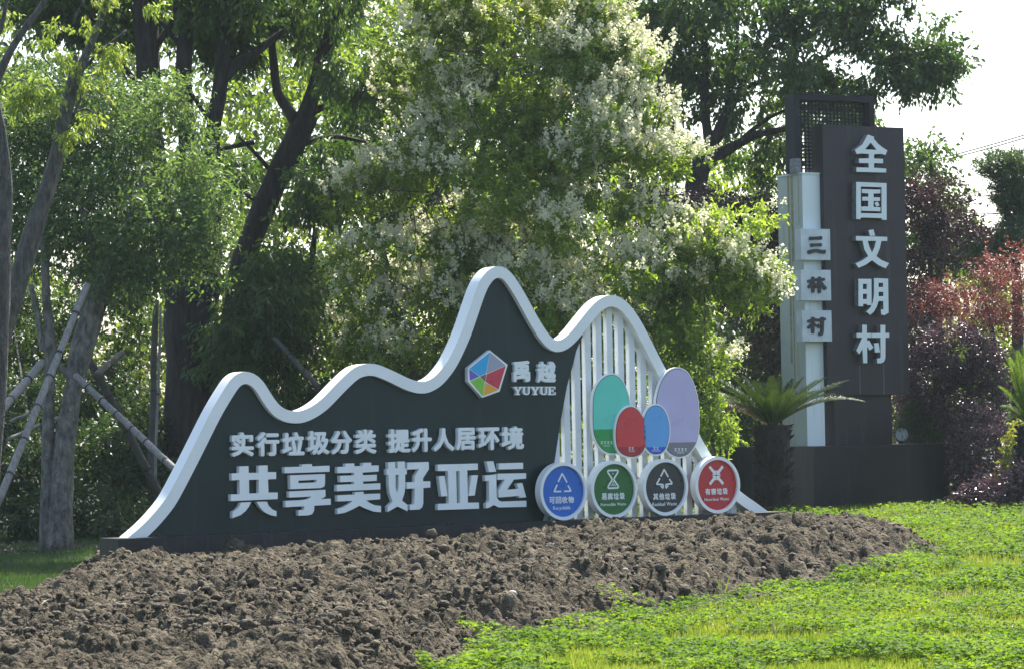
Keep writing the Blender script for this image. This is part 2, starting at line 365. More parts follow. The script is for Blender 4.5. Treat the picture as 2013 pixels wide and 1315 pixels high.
def blobs(P, S, bv, bf, jit=.28):
    n = len(P); k = len(bv)
    r = 1+rng.normal(0, jit, (n, k, 1)); sc = rng.uniform(.65, 1.25, (n, 1, 3)); sc[..., 2] *= .75
    th = rng.uniform(0, 6.28, n); c, s = np.cos(th), np.sin(th)
    B = bv[None]*r*sc*S[:, None, None]
    x = B[..., 0]*c[:, None]-B[..., 1]*s[:, None]; y = B[..., 0]*s[:, None]+B[..., 1]*c[:, None]
    V = np.stack([x, y, B[..., 2]], -1)+P[:, None, :]
    Fc = (bf[None]+(np.arange(n)*k)[:, None, None]).reshape(-1, 3)
    return V.reshape(-1, 3), Fc
def scatter_mound(n, lo, hi, emin=-.1):
    yy = 1/np.sqrt(rng.uniform(1/34**2, 1/17.4**2, n)); xx = rng.uniform(-.20, .165, n)*yy
    z, e = mound_z(xx, yy); k = e > emin; xx, yy, z = xx[k], yy[k], z[k]
    s = lo+(hi-lo)*rng.power(.38, len(xx)); return np.column_stack([xx, yy, z+s*.15]), s
P_, S_ = scatter_mound(21000, .009, .032); Va, Fa = blobs(P_, S_, IV, IF, .3)
tag(mk('soil_crumbs', Va, Fa, M['clod']), 'small crumbs of brown soil strewn over the mound', 'soil', kind='stuff')
P_, S_ = scatter_mound(1500, .026, .060, .03); Va, Fa = blobs(P_, S_, IV2, IF2, .17)
tag(mk('soil_clods', Va, Fa, M['clod'], smooth=False), 'larger lumps of dry brown soil lying on the mound', 'soil', kind='stuff')
# dead stalks and roots mixed into the soil
P_, S_ = scatter_mound(420, .05, .16, .1); k_ = rng.choice(len(P_), min(260, len(P_)), replace=False); P_, S_ = P_[k_], S_[k_]
_a = rng.normal(size=(len(P_), 3)); _a[:, 2] *= .15; _a /= np.linalg.norm(_a, axis=1)[:, None]
_s = np.cross(_a, [0, 0, 1.]); _V = np.stack([P_+[0, 0, .01], P_+_a*S_[:, None]*.5+_s*.004+[0, 0, .016], P_+_a*S_[:, None]+[0, 0, .012], P_+_a*S_[:, None]*.5-_s*.004+[0, 0, .02]], 1).reshape(-1, 3)
_b = (np.arange(len(P_))*4)[:, None]; M['straw'] = surf('dry_straw', (.20, .16, .10, 1), (.34, .29, .2, 1), 20, .8)
tag(mk('dead_stalks', _V, np.concatenate([_b+[0, 2, 1], _b+[0, 3, 2]], 1).reshape(-1, 3), M['straw']), 'dry broken stalks and rootlets lying in the soil', 'litter', kind='stuff')
# a few loose pebbles one can pick out on the mound
M['stone'] = surf('pale_stone', (.22, .20, .17, 1), (.34, .32, .28, 1), 20, .8)
def pebble(px, py, s, label):
    p = on_ground(px, py, lambda x, y: float(mound_z(x, y, False)[0])); z = float(mound_z(p[0], p[1])[0])
    V, Fc = blobs(np.array([[p[0], p[1], z+s*.5]]), np.array([s]), IV2, IF2, .06)
    tag(mk('pebble', V, Fc, M['stone'], loc=(p[0], p[1], z)), label, 'pebble', 'pale pebbles on the soil mound')
for a in [(282, 1232, .022, 'small white pebble on the left front of the soil mound'), (568, 1106, .020, 'pale chip of stone on the soil under the large first character'),
          (1008, 1190, .034, 'largest pale stone on the soil mound, in front of the green round sign'), (243, 1166, .02, 'tan pebble near the left rim of the soil mound'),
          (1230, 1150, .03, 'pale stone on the soil in front of the second and third round signs')]: pebble(*a)

# ------------------------------------------------------------------ MOUNTAIN SIGN
BA = math.radians(34.5)
B = Plane((0, 30, 0), BA)
z_top = B.st(880, 1034, .16)[1]
ZB = np.mean([B.st(205, 1058.5, .16)[1], B.st(1545, 1005.7, .16)[1]])      # top of base
sign = thing('mountain_sign', 'long low sign with a white mountain outline and dark panel, standing on the soil mound', 'sign', B.w(-.5, ZB-.2, 0))
def P2(pts, d=0.0): return [B.st(x, y, d) for x, y in pts]
inner = [(262, 1078), (287, 1057), (309, 1036), (340, 999.6), (358, 969), (388.6, 910), (413, 861), (437.3, 812.5), (461.6, 773), (472, 758.5), (482.9, 753.5), (494, 758), (504, 768), (516, 788), (531.5, 809.5), (546.8, 822.5), (565, 830), (587, 831.7), (602.6, 828.3), (621, 820), (639, 807.8), (654, 794), (674, 772.8), (692.4, 754.5), (706, 743), (719.7, 738.4), (733.4, 737.8), (747, 742), (773, 753.5), (797.3, 765.5), (817, 771.7), (834, 773), (846, 769.8), (860, 763), (875.3, 750), (895.8, 723.6), (911.8, 691.7), (927.8, 655), (941.5, 614), (955, 575), (964.3, 558.2), (973.4, 548.4), (982.5, 546.8), (991.6, 552), (1005.3, 570.7), (1021.3, 598), (1037.3, 627.8), (1053.3, 655), (1069, 676.8), (1083, 688), (1096, 692), (1112, 688), (1128.5, 675.6), (1145, 657), (1163.5, 633), (1178.7, 615.5), (1190.8, 606), (1201.5, 602.6), (1212, 605), (1224, 613.5), (1236.5, 629), (1251, 652.8), (1270, 690), (1288, 725), (1320, 788), (1350, 846), (1378, 897), (1405, 937), (1430, 968), (1452, 988), (1478, 1006), (1500, 1022)]
ic = catmull(P2(inner), 4)
def offset(C, wd):
    T = np.gradient(C, axis=0); T /= np.linalg.norm(T, axis=1)[:, None]+1e-9
    return C + wd*np.column_stack([-T[:, 1], T[:, 0]])
def smooth(C, k=2):
    C = C.copy()
    for _ in range(k): C[1:-1] = .25*C[:-2]+.5*C[1:-1]+.25*C[2:]
    return C
ic = smooth(ic, 4)
RW = .118
oc = offset(ic, RW); mc = offset(ic, RW*.5)
# ends sit on the base

mb = MB(); n = len(ic); V = []
for d in (0, -.18):
    V += [B.w(*p, d) for p in ic]; V += [B.w(*p, d) for p in oc]
Fc = []
for i in range(n-1):
    Fc += [(i, i+1, n+i+1, n+i), (2*n+i, 3*n+i, 3*n+i+1, 2*n+i+1), (i, 2*n+i, 2*n+i+1, i+1), (n+i, n+i+1, 3*n+i+1, 3*n+i)]
Fc += [(0, n, 3*n, 2*n), (n-1, 3*n-1, 4*n-1, 2*n-1)]
mb.add(V, Fc).build('mountain_outline', M['white'], sign)
# base
aL = B.st(232, 1065, .16)[0]; aR = B.st(1547, 1010, .16)[0]
mb = MB(); prism(mb, B, [rect(aL, ZB-.62, aR, ZB)], -.22, .16)
basep = mb.build('base', M['base'], sign)
for x in np.linspace(aL+.3, aR-.3, 7):
    mb = MB(); prism(mb, B, [rect(x, ZB-.5, x+.010, ZB-.003)], .1, .162); mb.build('base_joint', M['tie'], basep)
# dark panel
edge = P2([(1146, 660), (1139, 675), (1133, 689), (1127, 714), (1114.8, 757.8), (1101, 833.8), (1090, 908), (1078, 980), (1068, 1040)], -.055)
am = [tuple(p) for p in mc if p[0] < edge[0][0]-.03]
ptop = [(a, z) for a, z in am if z > ZB]; ptop = [(ptop[0][0]-.02, ZB)]+ptop
pan = ptop + [edge[0]] + [(a, max(z, ZB)) for a, z in edge[1:]]
pan = [pan[0]] + [pan[i] for i in range(1, len(pan)) if abs(pan[i][0]-pan[i-1][0])+abs(pan[i][1]-pan[i-1][1]) > 1e-3]
mb = MB(); prism(mb, B, [pan], -.075, -.055); mb.build('panel', M['panel'], sign)
# slats
def ribbon_mid(a):
    i = np.argsort(np.abs(mc[:, 0]-a))[:1]; return float(mc[i[0], 1])
slat_px = [1050.5+21.6*k for k in range(20)]
for k, x in enumerate(slat_px):
    a = B.st(x, 820, -.08)[0]
    if a < edge[-1][0]-.05: continue
    zt = ribbon_mid(a); e = P2([(1093, 900)])[0]
    if a < edge[0][0]:
        zz = np.interp(a, [q[0] for q in edge[::-1]], [q[1] for q in edge[::-1]]); zt = zz+.05
    if zt < ZB+.08: continue
    mb = MB(); prism(mb, B, [rect(a-.036, ZB-.02, a+.036, zt)], -.145, -.082); mb.build('slat', M['slat'], sign)
mb = MB()
prism(mb, B, [rect(edge[-1][0], ZB+.35, B.st(1392, 900)[0], ZB+.39)], -.17, -.147)
mb.build('rear_rail', M['slat'], sign)

# traced characters
def glyph(parent, name, Pl, loops, ox, oy, s, d0, d1, mat, side=None):
    """loops: list of [outer, hole, ...] pieces in tracing units; (ox,oy,s) turn them into photograph pixels"""
    mb = MB()
    for pc in loops:
        L_ = [[Pl.st(ox+x/s, oy+y/s, d1) for x, y in l] for l in pc]
        prism(mb, Pl, L_, d0, d1, 0, 1 if side else None)
    return mb.build(name, [mat, side] if side else mat, parent)
BIG = [
 (440, 890, 6.71, [[[(205,175),(325,170),(328,262),(460,258),(460,165),(578,160),(580,250),(690,248),(690,340),(583,345),(590,520),(712,518),(710,605),(92,632),(92,545),(212,540),(208,352),(105,360),(103,268),(203,262)],[(332,352),(335,532),(463,527),(462,348)]],
   [[(225,650),(360,643),(335,700),(290,760),(225,815),(115,858),(115,775),(165,745),(205,700)]],[[(432,642),(570,638),(590,690),(640,740),(695,765),(695,832),(620,818),(540,780),(480,720)]]]),
 (440, 890, 6.71, [[[(1030,148),(1162,143),(1165,175),(1395,165),(1395,245),(803,265),(800,185),(1030,178)]],
   [[(875,292),(1335,275),(1335,400),(1325,440),(1280,460),(880,475)],[(985,362),(985,395),(1222,385),(1225,350)]],
   [[(862,505),(1340,482),(1342,570),(1280,608),(1410,600),(1412,680),(1195,692),(1190,760),(1165,805),(1110,820),(985,825),(985,752),(1045,748),(1062,735),(1062,700),(815,712),(813,630),(1040,618),(1110,605),(1160,572),(862,585)]]]),
 (440, 890, 6.71, [[[(1605,138),(1722,134),(1722,172),(1830,168),(1832,128),(1945,124),(1945,164),(2043,160),(2043,242),(1832,256),(1834,290),(2018,284),(2018,364),(1838,373),(1838,406),(2065,396),(2065,478),(1490,502),(1490,418),(1718,408),(1718,376),(1535,382),(1533,298),(1718,292),(1718,258),(1500,263),(1500,182),(1605,178)]],
   [[(1730,513),(1843,508),(1845,540),(2062,532),(2062,608),(1880,622),(1925,655),(1990,685),(2074,695),(2074,778),(1985,772),(1880,735),(1790,692),(1700,740),(1600,785),(1500,803),(1500,735),(1580,710),(1650,670),(1700,630),(1500,636),(1500,556),(1730,546)]]]),
 (740, 890, 6.494, [[[(150,118),(238,112),(242,192),(275,190),(275,108),(362,106),(366,195),(388,195),(388,268),(366,272),(370,430),(358,510),(328,605),(398,660),(398,740),(270,680),(145,750),(145,680),(208,618),(170,520),(158,420),(155,275),(130,278),(130,205),(152,203)],[(245,278),(245,440),(264,515),(285,440),(285,275)]],
   [[(395,120),(668,112),(670,205),(595,320),(595,358),(688,358),(688,438),(600,444),(598,640),(585,690),(550,718),(430,725),(430,655),(470,655),(485,640),(490,450),(388,455),(386,372),(490,368),(490,290),(545,203),(395,210)]]]),
 (740, 890, 6.494, [[[(783,145),(1295,132),(1295,212),(1160,218),(1168,632),(1308,630),(1310,708),(785,726),(785,648),(925,642),(915,228),(783,228)],[(1018,228),(1028,638),(1070,635),(1062,226)]],
   [[(795,295),(870,290),(910,548),(830,552)]],[[(1215,285),(1297,280),(1255,540),(1178,545)]]]),
 (740, 890, 6.494, [[[(1408,105),(1492,103),(1530,235),(1438,242)]],[[(1565,130),(1872,122),(1873,200),(1567,208)]],
   [[(1548,262),(1910,255),(1910,325),(1755,335),(1668,468),(1820,455),(1790,390),(1862,380),(1912,562),(1830,570),(1820,545),(1565,565),(1560,480),(1640,338),(1548,340)]],
   [[(1387,285),(1530,272),(1535,560),(1560,602),(1600,618),(1915,606),(1915,685),(1560,692),(1500,660),(1440,695),(1398,705),(1398,640),(1425,630),(1440,600),(1438,352),(1390,358)]]]),
]
names = ['large white character, first of the lower row', 'large white character, second of the lower row', 'large white character, third of the lower row', 'large white character, fourth of the lower row', 'large white character, fifth of the lower row', 'large white character, last of the lower row']
for lb, (ox, oy, s, pcs) in zip(names, BIG):
    tag(glyph(sign, 'character', B, pcs, ox, oy, s, -.054, .0, M['char']), lb)

# characters from the built-in typeface, made bolder by overlapping slightly shifted copies
_cache = {}
def glyph_mesh(ch):
    if ch in _cache: return _cache[ch]
    cu = bpy.data.curves.new('tmp', 'FONT'); cu.body = ch; cu.resolution_u = 3
    o = bpy.data.objects.new('tmp', cu); COL.objects.link(o); bpy.context.view_layer.update()
    me = o.to_mesh(); V = np.array([v.co[:2] for v in me.vertices]); Fc = [tuple(p.vertices) for p in me.polygons]
    ed = {}
    for f in Fc:
        for i in range(len(f)):
            a, b = f[i], f[(i+1) % len(f)]; ed[(a, b)] = 1
    bd = [(a, b) for (a, b) in ed if (b, a) not in ed]
    o.to_mesh_clear(); bpy.data.objects.remove(o); bpy.data.curves.remove(cu)
    _cache[ch] = (V, Fc, bd); return _cache[ch]
def type_char(mb, Pl, ch, corners, d0, d1, bold=0.0, mi=0, sides=True, shear=0):
    """corners: (a0,z0,a1,z1) box on the plane the glyph fills"""
    V, Fc, bd = glyph_mesh(ch); a0, z0, a1, z1 = corners
    lo, hi = V.min(0), V.max(0); ww, hh = max(hi[0]-lo[0], 1e-3), max(hi[1]-lo[1], 1e-3)
    U = (V-lo)/(ww, hh)
    b = bold
    offs = [(0, 0)] if not b else [(math.cos(t)*b, math.sin(t)*b) for t in np.arange(8)*math.pi/4]+[(0, 0)]
    for k, (dx, dz) in enumerate(offs):
        A = a0+b+U[:, 0]*(a1-a0-2*b)+dx; Z_ = z0+b+U[:, 1]*(z1-z0-2*b)+dz
        df = d1-k*.0004; n = len(V)
        VV = [Pl.w(a, z, df) for a, z in zip(A, Z_)]; FF = list(Fc)
        if sides:
            VV += [Pl.w(a, z, d0) for a, z in zip(A, Z_)]; FF += [(a, a+n, b_+n, b_) for a, b_ in bd]
        mb.add(VV, FF, mi)
def fit_px(Pl, x0, y0, x1, y1, d):
    ym = (y0+y1)/2; xm = (x0+x1)/2
    a0 = Pl.st(x0, ym, d)[0]; a1 = Pl.st(x1, ym, d)[0]; zt = Pl.st(xm, y0, d)[1]; zb = Pl.st(xm, y1, d)[1]
    return (a0, zb, a1, zt)
row1 = [('实',82,92,222,245),('行',243,90,383,243),('垃',400,92,540,238),('圾',558,83,697,233),('分',708,83,840,230),('类',858,75,992,228),('提',1065,72,1205,222),('升',1215,68,1340,217),('人',1350,66,1482,212),('居',1492,64,1617,205),('环',1632,62,1765,205),('境',1778,56,1918,202)]
for k, (c, x0, y0, x1, y1) in enumerate(row1):
    f = 3.195; mb = MB(); type_char(mb, B, c, fit_px(B, 430+x0/f, 820+y0/f, 430+x1/f, 820+y1/f, 0), -.054, -.003, .0100)
    mb.build('character', M['char'], sign)
f = 6.573
for c, x0, y0, x1, y1 in [('禹', 985, 450, 1200, 725), ('越', 1290, 460, 1532, 735)]:
    mb = MB(); type_char(mb, B, c, fit_px(B, 860+x0/f, 640+y0/f, 860+x1/f, 640+y1/f, -.01), -.054, -.012, .010); mb.build('character', M['char'], sign)
LET = {'Y': [[(0,100),(45,100),(45,88),(36,88),(56,56),(72,88),(62,88),(62,100),(100,100),(100,88),(92,88),(64,42),(64,12),(76,12),(76,0),(24,0),(24,12),(36,12),(36,42),(8,88),(0,88)]],
       'U': [[(0,100),(44,100),(44,88),(34,88),(34,28),(42,14),(56,12),(68,20),(70,32),(70,88),(60,88),(60,100),(100,100),(100,88),(88,88),(86,24),(72,4),(50,-1),(24,4),(10,20),(8,88),(0,88)]],
       'E': [[(0,100),(92,100),(94,68),(82,68),(76,88),(38,88),(38,58),(58,58),(60,68),(70,68),(70,34),(60,34),(58,46),(38,46),(38,12),(78,12),(86,34),(97,34),(94,0),(0,0),(0,12),(10,12),(10,88),(0,88)]]}
xs_ = [985, 1098, 1210, 1322, 1430]; 
for k, c in enumerate('YUYUE'):
    a0, zb, a1, zt = fit_px(B, 860+xs_[k]/f, 640+785/f, 860+(xs_[k]+(112 if c != 'E' else 105))/f, 640+893/f, -.01)
    mb = MB(); prism(mb, B, [[(a0+(a1-a0)*x/100, zb+(zt-zb)*y/100) for x, y in LET[c][0]]], -.054, -.012)
    mb.build('letter', M['char'], sign)
# company emblem
def L6(pts, d=0): return [B.st(860+x/f, 640+y/f, d) for x, y in pts]
em_o = [(675,316),(907,503),(803,848),(580,928),(392,722),(393,545)]
mb = MB(); prism(mb, B, [L6(em_o)], -.054, .0); emb = mb.build('emblem', M['white'], sign)
T_,A_,R_,LR,BT,LL,LU,B_,C_ = (678,335),(632,620),(888,512),(793,826),(587,908),(418,712),(408,552),(548,655),(617,725)
def shrink(p, k=7):
    c = np.mean(p, 0); o = []
    for q in p:
        v = np.array(q)-c; l = np.linalg.norm(v); o.append(tuple(c+v*max(.3, (l-k)/l)))
    return o
for pts, m in [([T_,A_,B_,LU],'cyan'),([T_,R_,A_],'lgrey'),([R_,LR,C_,A_],'lred'),([LR,BT,C_],'orange'),([BT,LL,B_,C_],'lgreen'),([LL,LU,B_],'purple'),([A_,B_,C_],'brownf')]:
    mb = MB(); prism(mb, B, [L6(shrink(pts, 8 if m != 'brownf' else 4), .003)], 0.0005, .003); mb.build('colour_facet', M[m], emb)
# solar lamp clips and screws behind the base edge
for x in (300, 352, 440, 520, 870, 1200):
    a = B.st(x, 1050)[0]; mb = MB(); prism(mb, B, [rect(a-.012, ZB, a+.012, ZB+.018)], .1, .13); mb.build('bolt', M['tie'], basep)

# ---------------- four round waste signs
def circ(ca, cz, r, n=56, ph=0): return [(ca+r*math.cos(ph+2*math.pi*i/n), cz+r*math.sin(ph+2*math.pi*i/n)) for i in range(n)]
def line(mb, p, q, wd, d0, d1):
    p = np.array(p); q = np.array(q); t = q-p; t /= np.linalg.norm(t)+1e-9; nn = np.array([-t[1], t[0]])*wd/2
    prism(mb, B, [[tuple(p-nn), tuple(q-nn), tuple(q+nn), tuple(p+nn)]], d0, d1)
def round_sign(px, py, rp, col, zh, en, cap, icon, label):
    d = .12
    a, z = B.st(px, py, d); Y_ = B.w(a, z, d)[1]; R = rp*Y_/F
    z = max(z, ZB+R+.0)
    t = thing('round_sign', label, 'sign', B.w(a, ZB, d-.05), 'round waste sorting signs on the base')
    mb = MB(); prism(mb, B, [circ(a, z, R), circ(a, z, R*.885)[::-1]], d-.095, d)
    mb.build('rim', M['white'], t)
    mb = MB(); prism(mb, B, [circ(a, z, R*.884)], d-.093, d-.028); fc = mb.build('face', M[col], t)
    for q0, q1 in ((-.5, -.28), (.28, .5)):
        mb = MB(); prism(mb, B, [rect(a+R*q0, ZB, a+R*q1, z-R*.62)], d-.085, d-.04); mb.build('foot', M['concrete'], t)
    d0, d1 = d-.0275, d-.025
    mb = MB(); icon(mb, a, z, R, d0, d1); mb.build('symbol', M['char'], fc)
    # captions (unit: R)
    n = len(zh); x0, x1, y0, y1 = cap
    mb = MB(); cw = (x1-x0)/n
    for i, c in enumerate(zh):
        type_char(mb, B, c, (a+R*(x0+cw*i+.01), z+R*y0, a+R*(x0+cw*(i+.93)), z+R*y1), d0, d1, .0028, sides=False)
    mb.build('character', M['char'], fc)
    mb = MB(); wd = [glyph_mesh(c)[0].max(0)[0] if c != ' ' else .3 for c in en]; tot = sum(wd)+.07*len(en); x = 0
    ex = .62*(x1-x0)/.9 if len(en) < 12 else (x1-x0)*1.06
    k = ex/tot; xs0 = (x0+x1)/2-ex/2; hgt = k
    for c, wc in zip(en, wd):
        if c != ' ':
            gv = glyph_mesh(c)[0]; lo, hi = gv.min(0), gv.max(0)
            type_char(mb, B, c, (a+R*(xs0+(x+lo[0]*0)*k), z+R*(y0-.21+lo[1]*k*1.15), a+R*(xs0+(x+wc)*k), z+R*(y0-.21+hi[1]*k*1.15)), d0, d1, .0008, sides=False)
        x += wc+.07
    mb.build('caption', M['char'], fc)
def tri_icon(mb, a, z, R, d0, d1, down=False):
    g_ = lambda x, y: (a+R*x, z+R*y); w_ = .055*R
    top, l, r = (0, .62), (-.36, -.0), (.36, .0)
    if not down: seg = [(top, (.20, .30)), ((.24, .20), r), (r, (.07, .0)), ((-.06, 0), l), (l, (-.22, .24)), ((-.18, .33), top)]
    else: seg = [(top, (.18, .30)), ((.22, .22), (.35, .03)), ((.35, .02), (.06, .0)), ((.06, .0), (.06, -.14)), ((.06, -.16), (.17, -.05)), ((-.06, -.16), (-.17, -.05)), ((-.06, .0), (-.06, -.14)), ((-.06, 0), (-.35, .02)), ((-.35, .03), (-.2, .26)), ((-.16, .33), top)]
    if down: seg = [((p[0], .10+p[1]*.86), (q[0], .10+q[1]*.86)) for p, q in seg]
    for i, (p, q) in enumerate(seg): line(mb, g_(*p), g_(*q), w_, d0, d1+i*.0003)
def glass_icon(mb, a, z, R, d0, d1):
    g_ = lambda x, y: (a+R*x, z+R*y); w_ = .06*R
    up_ = lambda y: .66-(.66-y)*.80
    pl = [(-.24, .66), (.24, .66), (.25, .58), (.05, .30), (.05, .24), (.25, -.04), (.24, -.11), (-.24, -.11), (-.25, -.04), (-.05, .24), (-.05, .30), (-.25, .58), (-.24, .66)]
    pl = [(x*.9, up_(y)) for x, y in pl]
    for i in range(len(pl)-1): line(mb, g_(*pl[i]), g_(*pl[i+1]), w_, d0, d1+i*.0003)
    for i, (x, y) in enumerate([(-.08, .0), (0, .0), (.08, .0), (-.04, .06), (.04, .06), (0, .52), (0, .12), (0, .18)]): prism(mb, B, [circ(a+R*x, z+R*up_(y), .022*R, 8)], d0, d1+.005)
def cross_icon(mb, a, z, R, d0, d1):
    g_ = lambda x, y: (a+R*x, z+R*y); i = 0
    for sx in (-1, 1):
        for sy in (-1, 1):
            line(mb, g_(sx*.06, .34+sy*.07), g_(sx*.30, .34+sy*.31), .10*R, d0, d1+i*.0003); i += 1
            line(mb, g_(sx*.03, .34+sy*.035), g_(sx*.17, .34+sy*.035), .05*R, d0, d1+.0015+i*.0003)
            line(mb, g_(sx*.035, .34+sy*.03), g_(sx*.035, .34+sy*.17), .05*R, d0, d1+.0028+i*.0003)
round_sign(1108.7, 965, 56.7, 'blue', '可回收物', 'Recyclable', (-.58, .50, -.42, -.18), lambda *k: tri_icon(*k), 'round white rimmed sign with a blue face, leftmost of the four on the base')
round_sign(1208.3, 961.1, 56.4, 'green', '易腐垃圾', 'Putrescible Waste', (-.52, .52, -.36, -.12), glass_icon, 'round white rimmed sign with a green face and an hourglass symbol')
round_sign(1309.2, 957, 55.6, 'grey', '其他垃圾', 'Residual Waste', (-.52, .52, -.44, -.20), lambda *k: tri_icon(*k, down=True), 'round white rimmed sign with a black face and a triangle symbol')
round_sign(1411.5, 952.5, 55.8, 'red', '有害垃圾', 'Hazardous Waste', (-.52, .52, -.34, -.11), cross_icon, 'round white rimmed sign with a red face and a cross symbol')

# ---------------- four egg-shaped colour boards on the slats (figures on them left out)
def egg(pts, d): return [tuple(q) for q in catmull([B.st(1120+x/5.977, 700+y/5.977, d) for x, y in pts], 5, True)]
def clip_low(lp, zc): # part of the loop below zc
    o = []
    n = len(lp)
    for i in range(n):
        p, q = lp[i], lp[(i+1) % n]
        if p[1] <= zc: o.append(p)
        if (p[1] <= zc) != (q[1] <= zc):
            t = (zc-p[1])/(q[1]-p[1]); o.append((p[0]+t*(q[0]-p[0]), zc))
    return o
def clip_high(lp, zc):
    o = clip_low([(a, -z) for a, z in lp], -zc); return [(a, -z) for a, z in o]
def board(pts, dd, up, low, ysplit, label, marks, legs):
    lp = egg(pts, dd); c = np.mean(lp, 0)
    if area(lp) < 0: lp = lp[::-1]
    t = thing('colour_board', label, 'board', B.w(c[0], min(z for a, z in lp), dd), 'oval colour boards fixed on the white slats')
    big = []
    for a, z in lp:
        v = np.array([a, z])-c; l = np.linalg.norm(v); big.append(tuple(c+v*(l+.022)/l))
    mb = MB(); prism(mb, B, [big], dd-.03, dd); mb.build('backing', M['white'], t)
    line_ = []
    for a, z in lp:
        v = np.array([a, z])-c; l = np.linalg.norm(v); line_.append(tuple(c+v*(l+.006)/l))
    mb = MB(); prism(mb, B, [line_], dd+.0002, dd+.002); mb.build('outline', M['ink'], t)
    zc = B.st(1120+np.mean([p[0] for p in pts])/5.977, 700+ysplit/5.977, dd)[1]
    mb = MB(); prism(mb, B, [clip_high(lp, zc)], dd+.002, dd+.004); mb.build('upper_print', M[up], t)
    mb = MB(); prism(mb, B, [clip_low(lp, zc-.0005)], dd+.002, dd+.0042); lo = mb.build('lower_print', M[low], t)
    mb = MB()
    for mx, my, n_, s_ in marks:   # two tiny illegible lines of white lettering
        for i in range(n_):
            x = 1120+(mx+(i-(n_-1)/2)*s_*1.25)/5.977; y = 700+my/5.977; q = s_/5.977
            a0, zb, a1, zt = fit_px(B, x-q*.42, y-q*.55, x+q*.42, y+q*.55, dd)
            h = (zt-zb); ww = a1-a0
            for r_ in ((0, .82, 1, 1), (0, 0, 1, .16), (.1, .42, .9, .56)): prism(mb, B, [rect(a0+ww*r_[0], zb+h*r_[1], a0+ww*r_[2], zb+h*r_[3])], dd+.0044, dd+.0062)
            prism(mb, B, [rect(a0+ww*.4, zb, a0+ww*.58, zt)], dd+.0045, dd+.0068)
    mb.build('lettering', M['char'], lo)
board([(495,222),(400,258),(325,345),(283,470),(276,640),(278,800),(292,920),(340,1030),(410,1105),(500,1130),(590,1110),(650,1030),(685,900),(697,700),(690,520),(650,370),(590,265)], .035, 'mint', 'dgreen', 855, 'tall oval board, mint green above and dark green below, second behind the red one', [(430, 1012, 4, 30), (430, 1050, 5, 12)], 0)
board([(1265,150),(1160,190),(1080,300),(1035,440),(1020,560),(1040,760),(1100,950),(1130,1060),(1180,1130),(1270,1170),(1370,1150),(1440,1080),(1495,960),(1508,760),(1500,560),(1465,380),(1405,240),(1350,180)], .035, 'lilac', 'dgrey', 1010, 'tall oval board, pale lilac above and grey below, rightmost on the slats', [(1300, 1095, 4, 32), (1300, 1130, 5, 14)], 0)
board([(710,600),(640,630),(580,710),(550,830),(545,960),(560,1060),(600,1125),(660,1160),(725,1172),(800,1158),(855,1110),(885,1030),(890,900),(875,770),(825,670),(770,615)], .07, 'bred', 'dred', 1060, 'small oval board in two shades of red, in front of the green one', [(718, 1078, 2, 28), (725, 1112, 4, 15)], 0)
board([(1010,582),(940,610),(890,690),(868,800),(865,920),(885,1030),(920,1095),(970,1135),(1015,1143),(1070,1130),(1120,1080),(1150,1000),(1165,880),(1155,760),(1120,660),(1070,600)], .07, 'sky', 'dblue', 1065, 'small oval board in two shades of blue, beside the lilac one', [(1010, 1078, 2, 28), (1010, 1108, 6, 14)], 0)

# ------------------------------------------------------------------ VILLAGE SIGN (monument)
D = Plane((0, 0, 0), math.radians(28.5))
c0 = at(1600, 900, 40.6)
D.O = np.array([c0[0], c0[1], 0.0])          # d=0 is the front of the dark panel
P3 = lambda x, y, d=0: D.st(x, y, d)
zt_pl = P3(1730, 877.5, .55)[1]
mon = thing('village_sign', 'tall monument sign with a dark panel of five white characters beside a white column', 'sign', D.w(P3(1700, 1000)[0], zt_pl-1.0, 0))
def dprism(name, loops, d0, d1, mat, parent=mon, side=None):
    mb = MB(); prism(mb, D, loops, d0, d1, 0, 1 if side else None); return mb.build(name, [mat, side] if side else mat, parent)
def prect(x0, y0, x1, y1, d):
    a0, zb, a1, zt = fit_px(D, x0, y0, x1, y1, d); return rect(a0, zb, a1, zt)
# plinth
a0 = P3(1600, 940, .55)[0]; a1 = P3(1866.5, 940, .55)[0]; zb_pl = P3(1735, 999, .55)[1]
dprism('plinth', [rect(a0, zb_pl, a1, zt_pl)], -1.85, .55, M['plinth'])
dprism('plinth_cap', [rect(a0-.006, zt_pl, a1+.006, zt_pl+.025)], -1.856, .556, M['plinth'])
dprism('footing', [rect(a0+.5, zb_pl-.5, a1-.03, zb_pl)], -1.3, .35, M['concrete'])
zt_pl += .025
# panel
pl = D.st(1622, 500, 0)[0]; pr = D.st(1781.5, 500, 0)[0]
zt = P3(1700, 249, 0)[1]; zb = P3(1712, 776, 0)[1]
pnl = dprism('panel', [rect(pl, zb, pr, zt)], -.42, 0, M['brown'])
for x in (1690, 1737):
    a = P3(x, 740)[0]; dprism('panel_seam', [rect(a, zb+.001, a+.007, zb+.42)], -.001, .0015, M['letside'], pnl)
dprism('panel_support', [rect(P3(1640, 820, -.1)[0], zt_pl, P3(1753, 820, -.1)[0], zb)], -.36, -.10, M['brown'])
